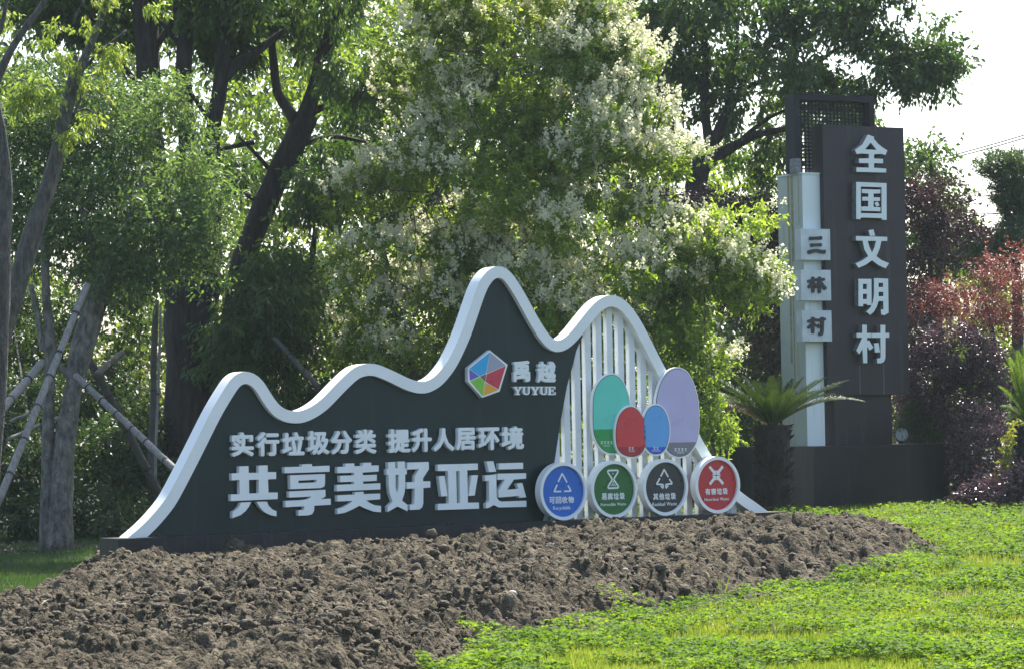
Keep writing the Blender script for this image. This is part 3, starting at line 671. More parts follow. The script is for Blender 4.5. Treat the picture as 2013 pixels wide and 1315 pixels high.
# white column
zc = P3(1600, 343, -.09)[1]; ca0 = P3(1582, 600, -.09)[0]; ca1 = pl-.003
col = MB(); prism(col, D, [rect(ca0, zt_pl, ca1, zc)], -.70, -.09)
coo = col.build('column', M['column'], mon)
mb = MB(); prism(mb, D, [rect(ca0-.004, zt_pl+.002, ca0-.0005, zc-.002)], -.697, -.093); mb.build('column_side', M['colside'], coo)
for dd, wd, ln in ((-.43, .045, 2.6), (-.36, .02, 3.2), (-.33, .03, 1.2), (-.18, .012, .7)):
    mb = MB(); prism(mb, D, [rect(ca0-.007, zc-ln, ca0-.0045, zc-.01)], dd-wd/2, dd+wd/2); mb.build('rust_stain', M['rust'], coo)
mb = MB(); prism(mb, D, [rect(ca0-.015, zc, ca1, zc+.02)], -.715, -.075); mb.build('column_cap', M['column'], coo)
# plaques
PLQ = [(1574.5, 450.5, 1632, 511.5), (1575, 531, 1633.5, 591), (1577, 610.5, 1635, 671)]
def brush(pts, wd, z):  # rounded brush stroke as polygon, in tracing units
    P = catmull(pts, 5); T = np.gradient(P, axis=0); T /= np.linalg.norm(T, axis=1)[:, None]+1e-9
    N = np.column_stack([-T[:, 1], T[:, 0]]); n = len(P); L1, L2 = [], []
    for i in range(n):
        t = i/(n-1); k = wd/2*(.78+.3*abs(2*t-1)**2)*min(1, .6+6*min(t, 1-t))
        L1.append(tuple(P[i]+N[i]*k)); L2.append(tuple(P[i]-N[i]*k))
    return L1+L2[::-1]
BR = [[([(165,155),(230,152),(300,148)],36), ([(178,225),(240,220),(296,220)],34), ([(150,300),(230,280),(290,290),(335,292)],38)],
      [([(150,600),(250,578)],34), ([(205,550),(205,715)],34), ([(200,610),(155,665)],32), ([(210,610),(240,660)],26), ([(250,590),(325,575)],32), ([(272,550),(270,720)],34), ([(268,610),(225,665)],30), ([(275,605),(335,680)],36)],
      [([(150,1010),(245,990)],32), ([(205,965),(203,1135)],34), ([(200,1030),(155,1080)],32), ([(212,1030),(240,1060)],24), ([(240,1000),(335,985)],32), ([(298,965),(296,1125),(262,1138)],34), ([(250,1040),(270,1075)],28)]]
for (x0, y0, x1, y1), strokes in zip(PLQ, BR):
    q = dprism('plaque', [prect(x0, y0, x1, y1, .05)], -.088, .05, M['plaque'])
    mb = MB()
    for i, (pts, wd) in enumerate(strokes):
        lp = [D.st(1560+x/5.26, 440+y/5.26, .07) for x, y in brush([(float(a), float(b)) for a, b in pts], wd*1.12, 0)]
        prism(mb, D, [lp], .051, .066+i*.0012)
    mb.build('character', M['ink'], q)
# panel characters
DC = [
 (1660, 250, 6.577, [[[(305,100),(385,130),(378,150),(430,215),(490,265),(555,305),(530,368),(480,350),(385,355),(382,410),(500,415),(500,472),(385,470),(382,530),(540,540),(540,592),(155,582),(155,525),(315,528),(312,470),(188,468),(188,410),(315,408),(315,352),(210,345),(160,355),(135,300),(230,230),(280,140)],[(340,205),(268,292),(415,298)]]]),
 (1660, 250, 6.577, [[[(152,712),(545,728),(547,1205),(482,1200),(482,1180),(212,1172),(210,1195),(152,1192)],[(213,772),(213,1115),(480,1120),(480,782)]],[[(225,805),(465,812),(465,862),(378,862),(378,910),(460,912),(460,960),(378,960),(378,1035),(468,1040),(465,1092),(218,1085),(218,1030),(308,1030),(308,955),(232,955),(230,905),(308,905),(308,860),(225,855)]],[[(387,985),(430,965),(455,1015),(415,1033)]]]),
 (1660, 440, 8.769, [[[(415,118),(500,100),(530,210),(440,214)]],[[(200,216),(738,230),(738,302),(638,300),(610,430),(552,565),(640,630),(768,685),(712,775),(590,720),(475,635),(370,710),(245,765),(188,690),(300,640),(410,565),(345,450),(310,296),(200,292)],[(402,300),(430,400),(475,500),(515,420),(545,300)]]]),
 (1660, 540, 6.923, [[[(190,60),(368,62),(370,418),(308,418),(305,400),(255,400),(255,435),(190,432)],[(252,130),(252,200),(305,200),(305,130)],[(252,265),(252,335),(305,335),(305,265)]],[[(402,50),(595,58),(602,520),(545,555),(500,545),(495,475),(530,475),(528,362),(465,362),(440,440),(400,510),(350,550),(295,505),(350,455),(385,380),(402,280)],[(465,115),(465,172),(525,172),(525,115)],[(465,238),(465,297),(528,297),(528,238)]]]),
 (1660, 540, 6.923, [[[(242,682),(305,685),(305,795),(365,795),(365,855),(308,857),(310,900),(335,890),(395,990),(345,1028),(308,975),(312,1200),(255,1200),(245,1010),(200,1080),(160,1030),(235,870),(240,855),(165,855),(165,795),(242,795)]],[[(370,797),(490,795),(490,685),(557,685),(557,793),(610,793),(610,855),(560,857),(558,1130),(540,1180),(500,1202),(445,1200),(445,1138),(480,1135),(492,1120),(490,857),(370,857)]],[[(402,932),(465,925),(485,1055),(415,1055)]]]),
]
for ox, oy, s, pcs in DC: glyph(mon, 'character', D, pcs, ox, oy, s, .0, .10, M['char'], M['letside'])
# lattice frame on the column
zf = P3(1640, 187, -.16)[1]; fa0 = P3(1563.5, 300, -.16)[0]; fa1 = P3(1719, 222, -.16)[0]
fr = dprism('frame', [rect(fa0, zc+.021, fa0+.085, zf)], -.40, -.16, M['lattice'])
dprism('frame', [rect(fa1-.085, zt-.3, fa1, zf)], -.423, -.16, M['lattice'])
dprism('frame', [rect(fa0+.086, zf-.085, fa1-.086, zf)], -.40, -.16, M['lattice'])
mb = MB(); i = 0
for a in np.arange(fa0+.12, fa1-.09, .062):
    z0_ = zc+.02 if a < pl-.02 else zt-.02
    prism(mb, D, [rect(a, z0_, a+.018, zf-.084)], -.302, -.28)
z = zc+.08
while z < zf-.1:
    a_end = fa1-.086 if z > zt else pl+.01
    off = .05*((i % 3)-1)
    prism(mb, D, [rect(fa0+.084, z, a_end, z+.018)], -.308, -.2785+.0002*i); i += 1; z += .052
for k in range(10):
    a = fa0+.15+.105*k+.03
    if a > fa1-.2: break
    for z in (zf-.22, zf-.46, zf-.75, zf-1.0):
        if z < zt and a > pl-.1: continue
        prism(mb, D, [rect(a, z, a+.05, z+.05)], -.312, -.270)
mb.build('lattice', M['lattice'], mon)
# small plate where the frame meets the column
dprism('clamp', [rect(fa0-.004, zc+.022, fa0+.088, zc+.22)], -.30, -.157, M['letside'])

# lamp on the plinth
pc = at(1772, 858, 42.0)
lp = thing('floodlight', 'small round grey floodlight standing on the dark plinth beside the shrub', 'lamp', (pc[0], pc[1], zt_pl))
mb = MB(); tube(mb, [(pc[0], pc[1], zt_pl), (pc[0], pc[1], zt_pl+.06)], [.03, .03], 8, sub=1); mb.build('foot', M['lattice'], lp)
mb = MB(); tube(mb, [(pc[0], pc[1]+.10, zt_pl+.13), (pc[0], pc[1]+.03, zt_pl+.13), (pc[0], pc[1]-.05, zt_pl+.13)], [.04, .085, .10], 16, sub=3); mb.build('housing', M['letside'], lp, smooth=False)
mb = MB(); tube(mb, [(pc[0], pc[1]-.052, zt_pl+.13), (pc[0], pc[1]-.056, zt_pl+.13)], [.088, .086], 16, sub=1); mb.build('lens', M['plaque'], lp)

# ------------------------------------------------------------------ FOLIAGE
def leaves(P, A, N, Ln, Wd, fold=.25):
    """P base points, A axis, N normal (n,3); returns V,F of folded diamond leaves"""
    A = A/(np.linalg.norm(A, axis=1)[:, None]+1e-9); S = np.cross(A, N); S /= np.linalg.norm(S, axis=1)[:, None]+1e-9
    Nn = np.cross(S, A); Ln = np.broadcast_to(Ln, len(P))[:, None]; Wd = np.broadcast_to(Wd, len(P))[:, None]
    tip = P+A*Ln; m = P+A*Ln*.45
    l = m+S*Wd/2+Nn*Wd*fold; r = m-S*Wd/2+Nn*Wd*fold
    V = np.stack([P, l, tip, r], 1).reshape(-1, 3); b = (np.arange(len(P))*4)[:, None]
    Fc = np.concatenate([b+[0, 2, 1], b+[0, 3, 2]], 1).reshape(-1, 3)
    return V, Fc
def unit(n):
    v = rng.normal(size=(n, 3)); return v/np.linalg.norm(v, axis=1)[:, None]
def lobe_pts(lobes, n, shell=.55, hole=.0, seed=0):
    """n cluster centres spread through the lobes (world ellipsoids), denser near their surface"""
    vol = np.array([(l[3]*l[4]*l[5])**.72*(l[6] if len(l) > 6 else 1) for l in lobes]); vol /= vol.sum()
    idx = rng.choice(len(lobes), n, p=vol); d = unit(n); r = shell+(1-shell)*rng.random(n)**.6
    r *= 1+rng.normal(0, .07, n); L_ = np.array([l[:6] for l in lobes])[idx]
    C = L_[:, :3]+d*r[:, None]*L_[:, 3:6]
    return C, d
def sublobes(lobes, size=.34, dens=1.0, flat=.62, seed=5, inner=.25):
    """break big lobes into many small rounded leafy clumps on boughs"""
    r_ = np.random.default_rng(seed); outl = []
    for l in lobes:
        a, b, c = l[3:6]; n = int(max(3, dens*(a*b+a*c+b*c)/3*3.2/(size*size)*.42))
        for _ in range(n):
            d = r_.normal(size=3); d /= np.linalg.norm(d); rad = (inner+(1-inner)*r_.random()**.35)*r_.uniform(.85, 1.12)
            s = size*r_.uniform(.55, 1.35)
            outl.append((l[0]+d[0]*a*rad, l[1]+d[1]*b*rad, l[2]+d[2]*c*rad, s*r_.uniform(.9, 1.4), s*r_.uniform(.9, 1.3), s*flat, 1))
    return outl
def pxlobe(px, py, Y, rx, ry, ry_depth=None, wt=1):
    c = at(px, py, Y); s = Y/F
    return (c[0], c[1], c[2], rx*s, (ry_depth if ry_depth else max(rx, ry)*s*.8), ry*s, wt)
def crown(parent, name, lobes, nclump, nleaf, spread, Ln, Wd, mat, droop=.5, shell=.5, up=.6, ret=False, gap=0):
    C, d = lobe_pts(lobes, nclump, shell)
    if gap:   # leave open pockets so that what is behind shows through
        v = vnoise(C[:, 0]+C[:, 1]*.3, C[:, 2], 1.3, 21)*.6+vnoise(C[:, 0], C[:, 2]+C[:, 1]*.4, 3.1, 22)*.4
        kk = v > gap; C, d = C[kk], d[kk]
    n = len(C); P = np.repeat(C, nleaf, 0); D_ = np.repeat(d, nleaf, 0)
    twig = unit(n); twig[:, 2] -= droop*.6; twig = twig+d*.7; twig /= np.linalg.norm(twig, axis=1)[:, None]
    t = rng.random(len(P)); off = np.repeat(twig, nleaf, 0)*((t-.3)*spread*1.6)[:, None]+unit(len(P))*(spread*.42*rng.random(len(P)))[:, None]
    P = P+off; A = np.repeat(twig, nleaf, 0)*.6+unit(len(P))*.8; A[:, 2] -= droop
    N = unit(len(P))*.8; N[:, 2] += up; L_ = Ln*rng.uniform(.6, 1.25, len(P)); W_ = L_*Wd/Ln
    V, Fc = leaves(P, A, N, L_, W_)
    o = mk(name, V, Fc, mat, parent)
    return (o, C, d) if ret else o
def gz1(x, y): return float(gz(np.array(x), np.array(y)))
def ppath(pts, Y):
    """pixel path with per-point (px,py,rpx[,dY]) at depth Y"""
    P = []; R = []
    for q in pts:
        yy = Y+(q[3] if len(q) > 3 else 0); P.append(at(q[0], q[1], yy)); R.append(q[2]*yy/F)
    return P, R
def trunk_to_ground(px, py, rp, Y):
    p = at(px, py, Y); return (p[0], p[1], gz1(p[0], p[1])-.05)

def tree(name, label, cat, Y, stems, bark, lobes, cl, mat, group=None, extra=None, sub=.38, sdens=.8, **kw):
    base = stems[0][0]; b = at(base[0], base[1], Y)
    t = thing(name, label, cat, (b[0], b[1], gz1(b[0], b[1])), group)
    mb = MB()
    for s in stems:
        P, R = ppath(s, Y); tube(mb, P, R, 12, .10, sub=6)
    mb.build('trunk', bark, t, smooth=True)
    if extra:
        for s in extra:
            mb = MB(); P, R = ppath(s, Y); tube(mb, P, R, 7, .08, sub=5); mb.build('limb', bark, t, smooth=True)
    if lobes:
        L_ = [pxlobe(*l) for l in lobes]
        if sub: L_ = sublobes(L_, sub, sdens); kw.setdefault('shell', .5); kw['shell'] = .55
        crown(t, 'crown', L_, *cl, mat, **kw)
    return t
def twigs(parent, lobes, n, mat, ln=.9, r=.012, name='twig'):
    mb = MB(); C, d = lobe_pts(lobes, n, .2)
    for c, dd in zip(C, d):
        v = dd*.6+unit(1)[0]*.5; v[2] += .25; v /= np.linalg.norm(v); q = c-v*ln*.6
        tube(mb, [q, (q+c)/2+unit(1)[0]*.04, c+v*ln*.4], [r, r*.7, r*.3], 4, sub=2, cap=False)
    mb.build(name, mat, parent)

gY = lambda px, Y: 835-.018*(px-1006)+ (1.6-float(ground0(0, Y)))*F/Y     # photograph row of the ground at depth Y
# --- big dark camphor, far left centre
t = tree('camphor_tree', 'large dark tree with a very thick trunk rising behind the left peak of the sign', 'tree', 37.5,
    [[(378, gY(378, 37.5)+5, 66), (378, 920, 56), (378, 760, 52), (374, 640, 52), (378, 560, 56), (388, 500, 50), (392, 440, 36)],
     [(372, 560, 30), (345, 480, 26), (318, 400, 24), (296, 250, 23), (290, 120, 24), (284, -40, 22), (280, -150, 15)],
     [(385, 540, 30), (380, 430, 24), (368, 280, 18), (362, 150, 16), (368, 30, 15), (372, -120, 12)],
     [(395, 540, 30), (412, 440, 24), (412, 330, 20), (420, 250, 15), (434, 160, 15), (440, 60, 13), (444, -120, 11)]],
    M['bark'],
    [(150, -40, 38, 190, 110), (330, -70, 37, 200, 110), (500, -60, 38, 180, 110), (60, 40, 38, 120, 90), (250, 60, 39.5, 90, 60), (480, 60, 38.5, 90, 80), (560, 20, 39, 110, 110)],
    (2700, 16, .22, .105, .045), M['l_mid'], droop=.7, gap=.22, sub=.42,
    extra=[[(436, 160, 12), (470, 125, 11), (500, 105, 9), (560, 60, 6)], [(362, 100, 7), (330, 60, 5), (300, 30, 4)], [(420, 250, 5), (380, 190, 4), (350, 130, 3)], [(440, 60, 6), (480, 20, 4), (520, -30, 3)], [(294, 200, 7), (250, 140, 5), (200, 100, 3)], [(300, 100, 8), (340, 40, 6), (350, -30, 5)]])
# --- leaning dark tree
t = tree('leaning_tree', 'dark tree leaning right with forked limbs, behind the sign left of the flowering tree', 'tree', 38.6,
    [[(455, gY(455, 38.6), 24), (450, 800, 24), (458, 650, 24), (478, 520, 24), (505, 440, 23), (545, 350, 24), (585, 270, 24), (605, 225, 22)],
     [(600, 235, 20), (615, 180, 14), (632, 110, 11), (655, 40, 9), (680, -60, 6)],
     [(590, 250, 15), (565, 215, 11), (545, 180, 9), (538, 120, 8), (530, 50, 6), (520, -40, 4)]],
    M['bark'],
    [(600, 20, 38, 120, 100), (700, 60, 37.8, 130, 120), (560, 100, 39.2, 70, 60), (740, 170, 38, 70, 80), (650, 300, 38.5, 90, 80), (600, 430, 38, 80, 70), (700, 330, 38.6, 80, 70), (480, 330, 39.8, 60, 60), (470, 520, 37.3, 60, 60), (480, 620, 37, 60, 80), (540, 560, 37.4, 70, 70), (540, 700, 37, 70, 70), (450, 690, 37, 30, 60), (590, 620, 37.2, 60, 80)],
    (2300, 16, .22, .105, .036), M['l_mid'], droop=.9, gap=.34,
    extra=[[(605, 225, 10), (650, 205, 7), (700, 195, 6), (760, 185, 4)], [(612, 200, 8), (640, 130, 7), (658, 70, 5)], [(580, 290, 6), (650, 270, 5), (720, 280, 3)], [(520, 400, 8), (470, 380, 5), (430, 390, 4)], [(500, 280, 5), (450, 290, 5), (400, 300, 3)], [(545, 350, 6), (500, 300, 4), (470, 270, 3)]])

# --- shady leafy tree on pale double trunk at left
t = tree('pale_trunk_tree', 'leafy young tree on a pale grey double trunk propped by poles at the far left', 'tree', 33.0,
    [[(118, gY(118, 33), 28), (120, 960, 24), (128, 860, 20), (146, 760, 18), (168, 660, 24), (196, 570, 21), (235, 480, 15), (270, 400, 10), (290, 320, 6)],
     [(92, gY(92, 33), 15), (94, 860, 12), (97, 760, 11), (100, 690, 12), (92, 600, 9), (88, 500, 8), (80, 400, 6)],
     [(100, 690, 8), (84, 680, 7), (74, 620, 6), (60, 560, 5)]],
    M['paleb'],
    [(60, 290, 34, 110, 120), (190, 270, 33.8, 130, 130), (320, 290, 33.4, 110, 130), (400, 400, 33, 60, 110), (300, 450, 32.8, 120, 100), (160, 430, 33.2, 130, 120), (40, 430, 33.6, 90, 110), (240, 540, 32.9, 110, 50), (390, 520, 33, 55, 60), (120, 180, 34.5, 120, 70), (10, 200, 34.5, 80, 90), (340, 200, 34, 70, 60)],
    (4300, 12, .20, .068, .028), M['l_left'], droop=.35, shell=.15, gap=.30, sub=0,
    extra=[[(150, 750, 8), (118, 720, 7), (100, 690, 6)], [(196, 570, 9), (180, 480, 7), (150, 380, 5)], [(235, 480, 8), (300, 420, 6), (350, 340, 4)], [(215, 530, 5), (300, 490, 4), (360, 470, 3)]])
# --- pale leaning stems with sparse yellow-green leaf sprays
t = tree('leaning_sapling', 'tall pale sapling leaning right at the left edge with sparse yellow green leaf sprays', 'tree', 29.0,
    [[(-70, gY(-70, 29), 24), (-30, 860, 22), (0, 670, 20), (40, 540, 20), (75, 430, 18), (105, 330, 15), (128, 230, 13), (152, 150, 9), (190, 60, 7), (215, -10, 6), (240, -80, 5)]],
    M['midb'],
    [(215, 100, 29, 22, 10), (180, 55, 29, 30, 12), (90, 85, 28.8, 22, 12), (130, 115, 28.8, 14, 10), (240, 108, 29, 18, 8), (160, 165, 29, 20, 14), (200, 170, 29, 16, 8), (60, 180, 28.6, 34, 14), (25, 205, 28.6, 30, 12), (180, 230, 29, 16, 8), (100, 195, 28.6, 26, 12), (300, 18, 29, 18, 8), (200, 10, 29, 26, 10), (140, 270, 28.8, 22, 14), (70, 150, 29, 20, 8), (210, 128, 29, 8, 12), (10, 30, 28.6, 14, 16), (110, 55, 28.8, 14, 10)],
    (170, 22, .12, .055, .022), M['l_young'], droop=.9, shell=.1, sub=0,
    extra=[[(128, 240, 8), (135, 180, 8), (150, 110, 6)], [(150, 150, 5), (200, 100, 3), (250, 60, 2)], [(130, 230, 3), (170, 215, 2), (190, 230, 1.5)], [(115, 300, 3), (160, 190, 3), (165, 165, 2)], [(165, 0, 2), (150, 30, 2), (145, 50, 1.5)], [(82, 60, 2), (85, 110, 2), (100, 130, 1.5)]])
t = tree('slim_sapling', 'slender grey sapling at the very left edge with one branch leaning right', 'tree', 27.5,
    [[(-40, gY(-40, 27.5), 20), (-12, 850, 18), (2, 640, 17), (8, 480, 14), (12, 360, 12), (4, 260, 8), (-10, 180, 6)],
     [(-14, 190, 6), (8, 125, 8), (40, 70, 7), (80, 15, 6), (110, -40, 5)], [(-20, 100, 5), (0, 60, 5), (10, 20, 4), (20, -40, 4)]],
    M['midb'], None, None, None, extra=[[(8, 480, 3), (2, 420, 2.5), (-4, 300, 2)]])

# --- props and poles
def pole(px0, py0, px1, py1, r, Y0, Y1, mat, label, name='support_pole', knots=7, group='timber poles propping the trees at left'):
    a = at(px0, py0, Y0); b = at(px1, py1, Y1)
    if b[2] < a[2]: low = b
    else: low = a
    t = thing(name, label, 'pole', low, group); rr = .82*r*Y0/F
    mb = MB(); v = (b-a); L_ = np.linalg.norm(v); ss = [a+v*k/6+unit(1)[0]*.006 for k in range(7)]
    tube(mb, ss, [rr*(1-.08*k/6) for k in range(7)], 10, .05, sub=3); mb.build('shaft', mat, t, smooth=True)
    for k in range(1, knots):
        c = a+v*(k/knots+rng.uniform(-.03, .03)); u = v/L_
        mb = MB(); tube(mb, [c-u*.01, c+u*.01], [rr*1.13, rr*1.13], 10, .03, sub=1); mb.build('knot', M['tie'], t)
pole(-10, 1000, 172, 560, 9.5, 30.6, 32.3, M['pole'], 'pale bamboo prop rising from the bottom left corner to the double trunk')
pole(350, 928, 148, 738, 9, 31.2, 32.5, M['pole'], 'grey prop sloping down right from the double trunk to behind the white outline')
pole(-10, 820, 84, 712, 11, 31.0, 32.3, M['pole'], 'thick grey prop sloping down left at the left edge', knots=3)
pole(322, 985, 172, 700, 10, 35.0, 34.0, M['dpole'], 'dark prop in the shade crossing behind the grey one', knots=4)
pole(296, 958, 306, 590, 8, 35.5, 35.5, M['dpole'], 'upright dark post left of the thick trunk', knots=2)
pole(305, 955, 316, 600, 3.5, 35.2, 35.4, M['pole'], 'thin pale stake beside the upright dark post', knots=2)
pole(188, 738, 240, 694, 9, 33.6, 34.6, M['dpole'], 'short grey prop end sticking out right of the double trunk', knots=2)
pole(625, 760, 540, 665, 7, 36.0, 36.5, M['dpole'], 'dark prop sloping down right behind the first dip of the sign', knots=3)
pole(18, 862, 115, 820, 5, 34.0, 34.5, M['pole'], 'thin pale rail low at the left, lower of two', knots=3)
pole(20, 828, 92, 796, 4, 34.2, 34.6, M['pole'], 'thin pale rail low at the left, upper of two', knots=2)

# --- flowering privet, centre
privet_l = [(860, 120, 36.5, 150, 150), (1010, 110, 36.2, 170, 170), (1130, 120, 36, 90, 110), (1190, 110, 36, 110, 60), (1250, 115, 36.2, 60, 22), (1270, 225, 36, 50, 22), (1190, 30, 36.2, 60, 30), (1000, 10, 36.6, 220, 70), (1290, 330, 35.8, 30, 20), (1100, 240, 35.6, 170, 110), (1210, 230, 35.6, 110, 60), (960, 260, 36, 150, 130), (820, 260, 36.6, 120, 120), (760, 150, 37, 80, 60),
    (1040, 370, 35.8, 180, 120), (1180, 330, 35.6, 110, 90), (880, 420, 36.2, 150, 120), (750, 420, 36.8, 100, 110), (700, 560, 36.8, 110, 90), (830, 570, 36.2, 140, 110), (980, 520, 35.8, 130, 110), (1110, 480, 35.5, 130, 110),
    (1220, 470, 35.4, 80, 70), (1150, 590, 35.2, 110, 70), (1280, 560, 35, 110, 70), (1350, 540, 35, 90, 60), (1420, 500, 35, 60, 30), (1455, 540, 34.9, 70, 40), (1482, 566, 34.9, 30, 16), (1350, 620, 35, 110, 60), (1420, 590, 35, 80, 40), (1400, 450, 35.4, 70, 24), (1370, 480, 35.4, 60, 40), (1260, 430, 35.8, 60, 30), (1310, 680, 35.2, 80, 50), (760, 680, 36.5, 130, 70), (900, 690, 36, 110, 60), (1080, 560, 35.2, 80, 120), (640, 660, 36.8, 80, 70), (1370, 700, 35.3, 60, 40)]
t = tree('flowering_privet', 'broad flowering tree covered in creamy white blossom sprays behind the middle of the sign', 'tree', 36.4,
    [[(900, gY(900, 36.4), 16), (905, 800, 14), (895, 600, 12), (920, 420, 9), (960, 250, 6), (990, 80, 4)], [(960, gY(960, 36.4), 14), (970, 780, 12), (1010, 600, 10), (1060, 430, 8), (1120, 260, 5)], [(1050, gY(1050, 36.4), 12), (1080, 800, 10), (1160, 650, 8), (1260, 570, 5), (1400, 520, 3)], [(840, gY(840, 36.4), 12), (820, 780, 10), (780, 600, 8), (740, 450, 5)]],
    M['midb'], None, None, None)
pls = [pxlobe(*l) for l in privet_l]
psub = sublobes(pls, .30, 1.0)
o, C1, d1 = crown(t, 'crown', psub, 6200, 16, .10, .080, .036, M['l_privet'], droop=.12, shell=.65, ret=True)
twigs(t, pls, 240, M['midb'], .9, .010)
# blossom: upright cone sprays on the outer, upper shoots
def sprays(parent, lobes, n, size=.13, per=22, mat=M['flower'], grp=4):
    C, d = lobe_pts(lobes, n*5, 1.0); sc = d[:, 2]*1.0-d[:, 1]*.30+.12*rng.normal(size=len(C))+d[:, 0]*.2
    dens = vnoise(C[:, 0], C[:, 2], 1.1, 31)
    k = (sc > .35) & (dens > .30); C, d = C[k][:n], d[k][:n]
    C = np.repeat(C, grp, 0)+rng.normal(0, .075, (len(C)*grp, 3)); d = np.repeat(d, grp, 0); m = len(C)
    ax = d*.55+unit(m)*.3; ax[:, 2] += .55; ax /= np.linalg.norm(ax, axis=1)[:, None]
    t_ = rng.random((m, per)); sz = size*rng.uniform(.6, 1.3, m)
    P = C[:, None]+ax[:, None]*(t_*sz[:, None])[..., None]+rng.normal(size=(m, per, 3))*(((1-t_)*.15+.04)*sz[:, None])[..., None]
    P = P.reshape(-1, 3)+np.repeat(d, per, 0)*.03; A = unit(len(P)); N = unit(len(P)); L_ = rng.uniform(.022, .042, len(P))
    V, Fc = leaves(P, A, N, L_, L_*.9, .1); return mk('blossom', V, Fc, mat, parent)
sprays(t, psub, 1300)

# --- understorey trees behind the privet (dark)
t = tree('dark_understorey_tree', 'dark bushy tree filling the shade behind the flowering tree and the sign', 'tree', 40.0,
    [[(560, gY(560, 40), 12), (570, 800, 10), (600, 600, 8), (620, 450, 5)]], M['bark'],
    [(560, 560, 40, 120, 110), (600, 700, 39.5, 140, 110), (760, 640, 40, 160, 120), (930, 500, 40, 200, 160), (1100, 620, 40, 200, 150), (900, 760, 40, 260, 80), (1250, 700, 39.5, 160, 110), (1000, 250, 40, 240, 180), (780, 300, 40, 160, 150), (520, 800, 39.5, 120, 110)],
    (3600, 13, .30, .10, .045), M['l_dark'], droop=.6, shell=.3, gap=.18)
# --- right big camphor
t = tree('broad_camphor_tree', 'broad dark tree with a forked trunk spreading over the village sign at upper right', 'tree', 46.0,
    [[(1368, gY(1368, 46), 22), (1368, 700, 20), (1366, 500, 19), (1366, 400, 20), (1372, 345, 22), (1388, 315, 18), (1400, 290, 13)],
     [(1375, 345, 12), (1350, 320, 9), (1330, 285, 8), (1322, 240, 7)],
     [(1398, 300, 13), (1388, 240, 9), (1384, 180, 9), (1388, 120, 8), (1380, 40, 6)],
     [(1398, 300, 13), (1425, 230, 10), (1455, 175, 9), (1490, 120, 8), (1530, 60, 6), (1570, 0, 4)],
     [(1390, 320, 13), (1440, 290, 10), (1490, 265, 8), (1550, 250, 6), (1620, 200, 5), (1700, 150, 3)]],
    M['bark'],
    [(1330, 40, 46, 120, 100), (1260, 80, 46, 80, 70), (1440, 30, 45.5, 120, 90), (1560, 60, 45, 130, 100), (1680, 60, 45, 120, 110), (1755, 50, 45, 90, 90), (1765, 140, 45, 75, 60), (1700, 170, 45, 90, 60), (1600, 180, 45.5, 100, 50), (1500, 200, 46, 80, 50), (1300, 200, 46.5, 60, 80), (1240, 200, 47, 60, 80), (1430, 120, 46.5, 80, 50), (1280, 320, 46.5, 50, 60), (1480, 330, 47, 60, 60), (1810, 90, 45, 40, 60), (1795, 150, 45, 40, 35), (1450, -60, 46, 260, 60), (1700, -60, 46, 160, 60), (1520, 290, 46.5, 40, 50), (1640, 225, 46.5, 60, 30)],
    (3300, 16, .27, .105, .052), M['l_mid'], droop=.7, shell=.35, gap=.30,
    extra=[[(1384, 180, 6), (1350, 130, 5), (1320, 80, 4)], [(1455, 175, 6), (1530, 150, 5), (1620, 110, 3)], [(1322, 240, 5), (1300, 180, 4), (1280, 120, 3)], [(1440, 290, 5), (1500, 240, 4), (1560, 210, 3)], [(1425, 230, 5), (1440, 150, 4), (1450, 80, 3)], [(1540, 200, 5), (1640, 100, 4), (1740, 80, 2)]])
# --- dark red hedge behind
def shrub(name, label, cat, Y, lobes, cl, mat, stems=None, group=None, smat=None, **kw):
    L_ = [pxlobe(*l) for l in lobes]; cx = L_[0][0]; cy = L_[0][1]
    t = thing(name, label, cat, (cx, cy, gz1(cx, cy)), group)
    crown(t, 'foliage', L_, *cl, mat, **kw)
    mb = MB()
    for k in range(7 if stems is None else stems):
        l = L_[rng.integers(len(L_))]; a = (cx+rng.uniform(-.15, .15), cy+rng.uniform(-.15, .15), gz1(cx, cy)-.05)
        tube(mb, [a, ((a[0]+l[0])/2+.05, (a[1]+l[1])/2, (a[2]+l[2])/2), l[:3]], [.03, .02, .006], 5, sub=2, cap=False)
    mb.build('stem', smat or M['midb'], t)
    return t
shrub('dark_red_hedge', 'tall dark purple hedge behind the flowering tree left of the village sign', 'hedge', 43.5,
      [(1310, 410, 44, 70, 45), (1400, 430, 43.5, 90, 60), (1490, 440, 43.5, 80, 60), (1560, 430, 43.8, 50, 60), (1350, 520, 44, 100, 70), (1480, 540, 43.5, 100, 80), (1250, 400, 45, 50, 40), (1540, 620, 43.3, 60, 120)],
      (1500, 16, .22, .07, .035), M['l_dred'], shell=.3)
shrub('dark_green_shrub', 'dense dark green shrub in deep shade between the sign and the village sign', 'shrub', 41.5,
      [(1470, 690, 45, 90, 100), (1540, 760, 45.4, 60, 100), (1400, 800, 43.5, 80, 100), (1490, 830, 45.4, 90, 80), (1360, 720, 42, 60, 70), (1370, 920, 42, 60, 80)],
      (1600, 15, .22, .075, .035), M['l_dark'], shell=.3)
shrub('young_privet_shrub', 'small bright leaved shrub just right of the lilac board', 'shrub', 35.6,
      [(1390, 790, 35.5, 30, 34), (1410, 830, 35.4, 36, 36), (1380, 860, 35.6, 34, 36), (1430, 850, 35.6, 22, 22), (1400, 900, 35.8, 36, 40)],
      (230, 14, .12, .06, .026), M['l_privet'], shell=.2)

